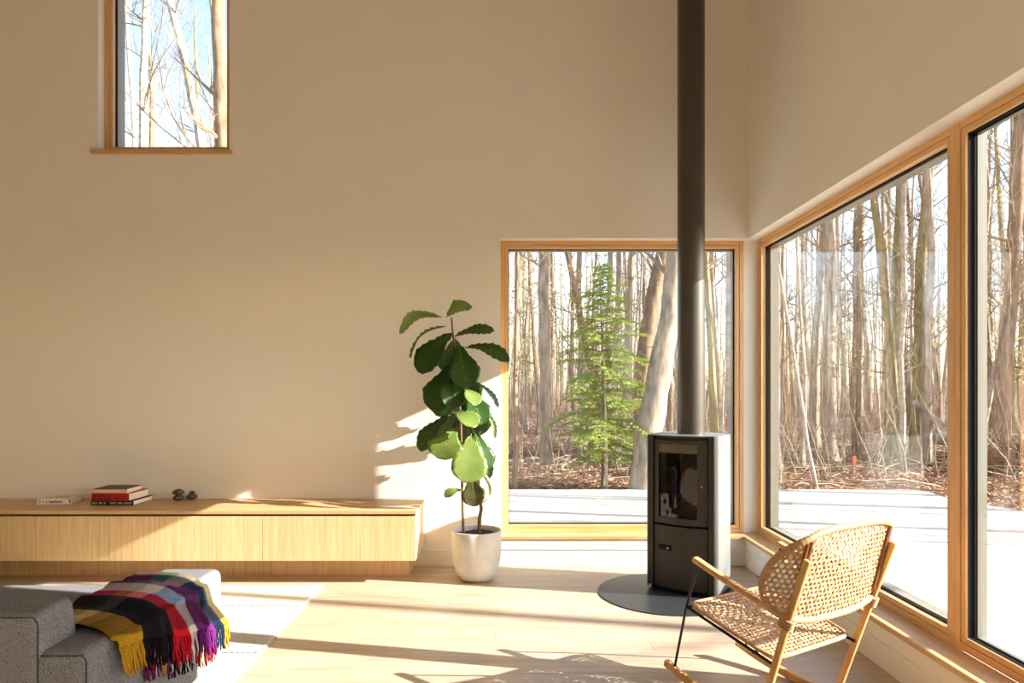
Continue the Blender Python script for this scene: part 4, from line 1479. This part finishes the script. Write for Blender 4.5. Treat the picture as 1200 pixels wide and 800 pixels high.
# fallen logs, root mass, stake, brush
def log(name, a, c, r0, r1, mat, label, seed):
    rn = random.Random(seed)
    n = 8
    pts = [a.lerp(c, k / n) + Vector((rn.uniform(-.03, .03), rn.uniform(-.03, .03), rn.uniform(-.02, .02))) for k in range(n + 1)]
    root = tag(empty(name, a), label, 'log')
    pts = [p - a for p in pts]
    MB().tube(pts, [r0 + (r1 - r0) * k / n for k in range(n + 1)], 10).build('stem', M[mat], root, smooth=True)
    m = MB()
    for k in range(5):
        p = pts[rn.randint(1, n - 1)]
        grow(m, p, Vector((rn.uniform(-1, 1), rn.uniform(-1, 1), rn.uniform(0.1, 1))), rn.uniform(0.3, 0.9), 0.014, 1, rn)
    m.build('dead_branches', M['twig'], root, smooth=True)


def gp(x, y, d, up=0.0):
    q = px_at(x, y, d); return q


log('fallen_log', gp(1100, 512, 11.6), gp(1196, 541, 10.9), 0.11, 0.13, 'deadwood', 'big grey fallen log running up to the root mass', 1)
log('fallen_log', gp(1070, 470, 12.4), gp(1128, 520, 11.8), 0.06, 0.075, 'deadwood', 'dead pole sloping down towards the mullion', 2)
log('fallen_log', gp(1060, 505, 13.0), gp(1150, 514, 12.6), 0.09, 0.08, 'bark2', 'dark log lying behind the sloping dead pole', 3)
log('fallen_log', gp(1120, 505, 13.4), gp(1240, 518, 12.8), 0.075, 0.07, 'bark2', 'dark log lying behind the root mass', 4)
log('fallen_log', gp(940, 548, 11.2), gp(1000, 549, 11.4), 0.03, 0.022, 'birch', 'pale pole lying at the foot of the broad tan trunk', 5)
log('fallen_log', gp(905, 529, 12.6), gp(965, 526, 12.9), 0.03, 0.022, 'birch', 'pale pole lying in the brush near the window corner', 6)
log('fallen_log', gp(588, 541, 12.4), gp(640, 536, 13.0), 0.035, 0.025, 'birch', 'pale pole lying past the slender pole tree', 7)
log('fallen_log', gp(710, 545, 11.8), gp(745, 527, 12.2), 0.035, 0.03, 'deadwood', 'grey limb resting against the thick leaning trunk', 8)

c = px_at(1186, 545, 10.9); c.z = gz(c.x, c.y)
rm = tag(empty('root_mass', c), 'upturned brown root mass at the end of the grey log', 'tree roots')
bm = bmesh.new(); bmesh.ops.create_icosphere(bm, subdivisions=4, radius=0.42)
for v in bm.verts:
    v.co *= 1 + 0.5 * noise.noise(v.co * 4) + 0.2 * noise.noise(v.co * 11)
    v.co.y *= 0.55; v.co.z = v.co.z * 0.85 + 0.24
me = bpy.data.meshes.new('soil_clump'); bm.to_mesh(me); bm.free(); me.materials.append(M['ground'])
obj('soil_clump', me, rm)
m = MB(); rn = random.Random(9)
for k in range(16): grow(m, Vector((0, -0.1, 0.25)), Vector((rn.uniform(-1, 1), rn.uniform(-.7, .2), rn.uniform(-.4, 1))), rn.uniform(.5, .9), 0.028, 1, rn)
m.build('roots', M['bark2'], rm, smooth=True)

c = px_at(1001, 566, 10.6); c.z = gz(c.x, c.y) - 0.02
stk = tag(empty('survey_stake', c), 'small orange-topped survey stake at the terrace edge', 'stake')
MB().box(-0.018, 0.018, -0.009, 0.009, 0, 0.30).build('post', M['deadwood'], stk, bevel=0.003)
MB().box(-0.024, 0.024, -0.013, 0.013, 0.16, 0.32).build('ribbon', M['orange'], stk, bevel=0.004)

# low brush and dry leaves (nobody could count these)
rn = random.Random(31)
m = MB()
for k in range(1800):
    kk = rn.uniform(-0.15, 1.15)
    d = 9.6 + 13 * rn.random() ** 1.1
    x = kk * d
    if x < 5.9 and d < 9.6: continue
    g = gz(x, d)
    p = Vector((x, d, g))
    if rn.random() < 0.45:    # fallen stick
        an = rn.uniform(0, 6.28); L = rn.uniform(0.3, 1.6)
        e = p + Vector((math.cos(an) * L, math.sin(an) * L, rn.uniform(0.0, 0.25)))
        m.tube([p + Vector((0, 0, 0.02)), p.lerp(e, 0.5) + Vector((0, 0, rn.uniform(0, 0.08))), e], [0.014, 0.011, 0.005], 4, cap=False)
    else:
        grow(m, p, Vector((rn.uniform(-.5, .5), rn.uniform(-.5, .5), 1)), rn.uniform(0.5, 2.2), rn.uniform(0.005, 0.012), 1, rn, 4, 3)
tag(m.build('undergrowth', M['twig']), 'tangle of bare brush and fallen sticks in the woods', 'undergrowth', kind='stuff')
m = MB()
for k in range(16000):
    kk = rn.uniform(-0.08, 0.82)
    d = 8.85 + 9 * rn.random() ** 1.6
    x = kk * d
    if x < 5.6 and d < 8.9: continue
    if x > 5.3 and d < 8.9: pass
    a = rn.uniform(0, 6.28); s = rn.uniform(0.025, 0.06)
    z = gz(x, d) + 0.012
    t1, t2 = rn.uniform(-.03, .04), rn.uniform(-.03, .04)
    ca, sa = math.cos(a) * s, math.sin(a) * s
    n = len(m.v)
    m.v += [(x - ca, d - sa, z), (x - sa * .6, d + ca * .6, z + abs(t1)), (x + ca, d + sa, z + 0.01), (x + sa * .6, d - ca * .6, z + abs(t2))]
    m.f.append((n, n + 1, n + 2, n + 3))
for k in range(3500):     # bare strip past the terrace's side edge
    x = 5.6 + 4 * rn.random(); d = 5 + 5 * rn.random()
    a = rn.uniform(0, 6.28); s = rn.uniform(0.025, 0.06); z = gz(x, d) + 0.012
    ca, sa = math.cos(a) * s, math.sin(a) * s
    n = len(m.v)
    m.v += [(x - ca, d - sa, z), (x - sa * .6, d + ca * .6, z + .02), (x + ca, d + sa, z + 0.01), (x + sa * .6, d - ca * .6, z + .03)]
    m.f.append((n, n + 1, n + 2, n + 3))
tag(m.build('leaf_litter', M['litter']), 'dry fallen leaves covering the forest floor', 'leaves', kind='stuff')
# far wall of woods
m = MB()
for k in range(820):
    kk = rn.uniform(-0.75, 1.45)
    d = rn.uniform(24, 42) if kk < 0.95 else rn.uniform(18, 30)
    x = kk * d
    g = gz(x, d) - 0.1
    H = rn.uniform(2.5, 6) if rn.random() < 0.7 else rn.uniform(6, 10); r = rn.uniform(0.02, 0.08)
    lx = rn.uniform(-.6, .6)
    pts = [Vector((x, d, g)), Vector((x + lx * .4, d, g + H * .5)), Vector((x + lx, d, g + H))]
    m.tube(pts, [r, r * .7, r * .2], 5, cap=False)
    for _ in range(6):
        t = rn.uniform(.25, .95)
        grow(m, pts[0].lerp(pts[2], t), Vector((rn.uniform(-1, 1), rn.uniform(-1, 1), rn.uniform(.1, 1))), rn.uniform(.6, 1.6), .01, 1 if rn.random() < .5 else 0, rn, 3, 3)
tag(m.build('distant_woods', M['twig']), 'far bare woods closing the view behind the nearer trees', 'woods', kind='stuff')
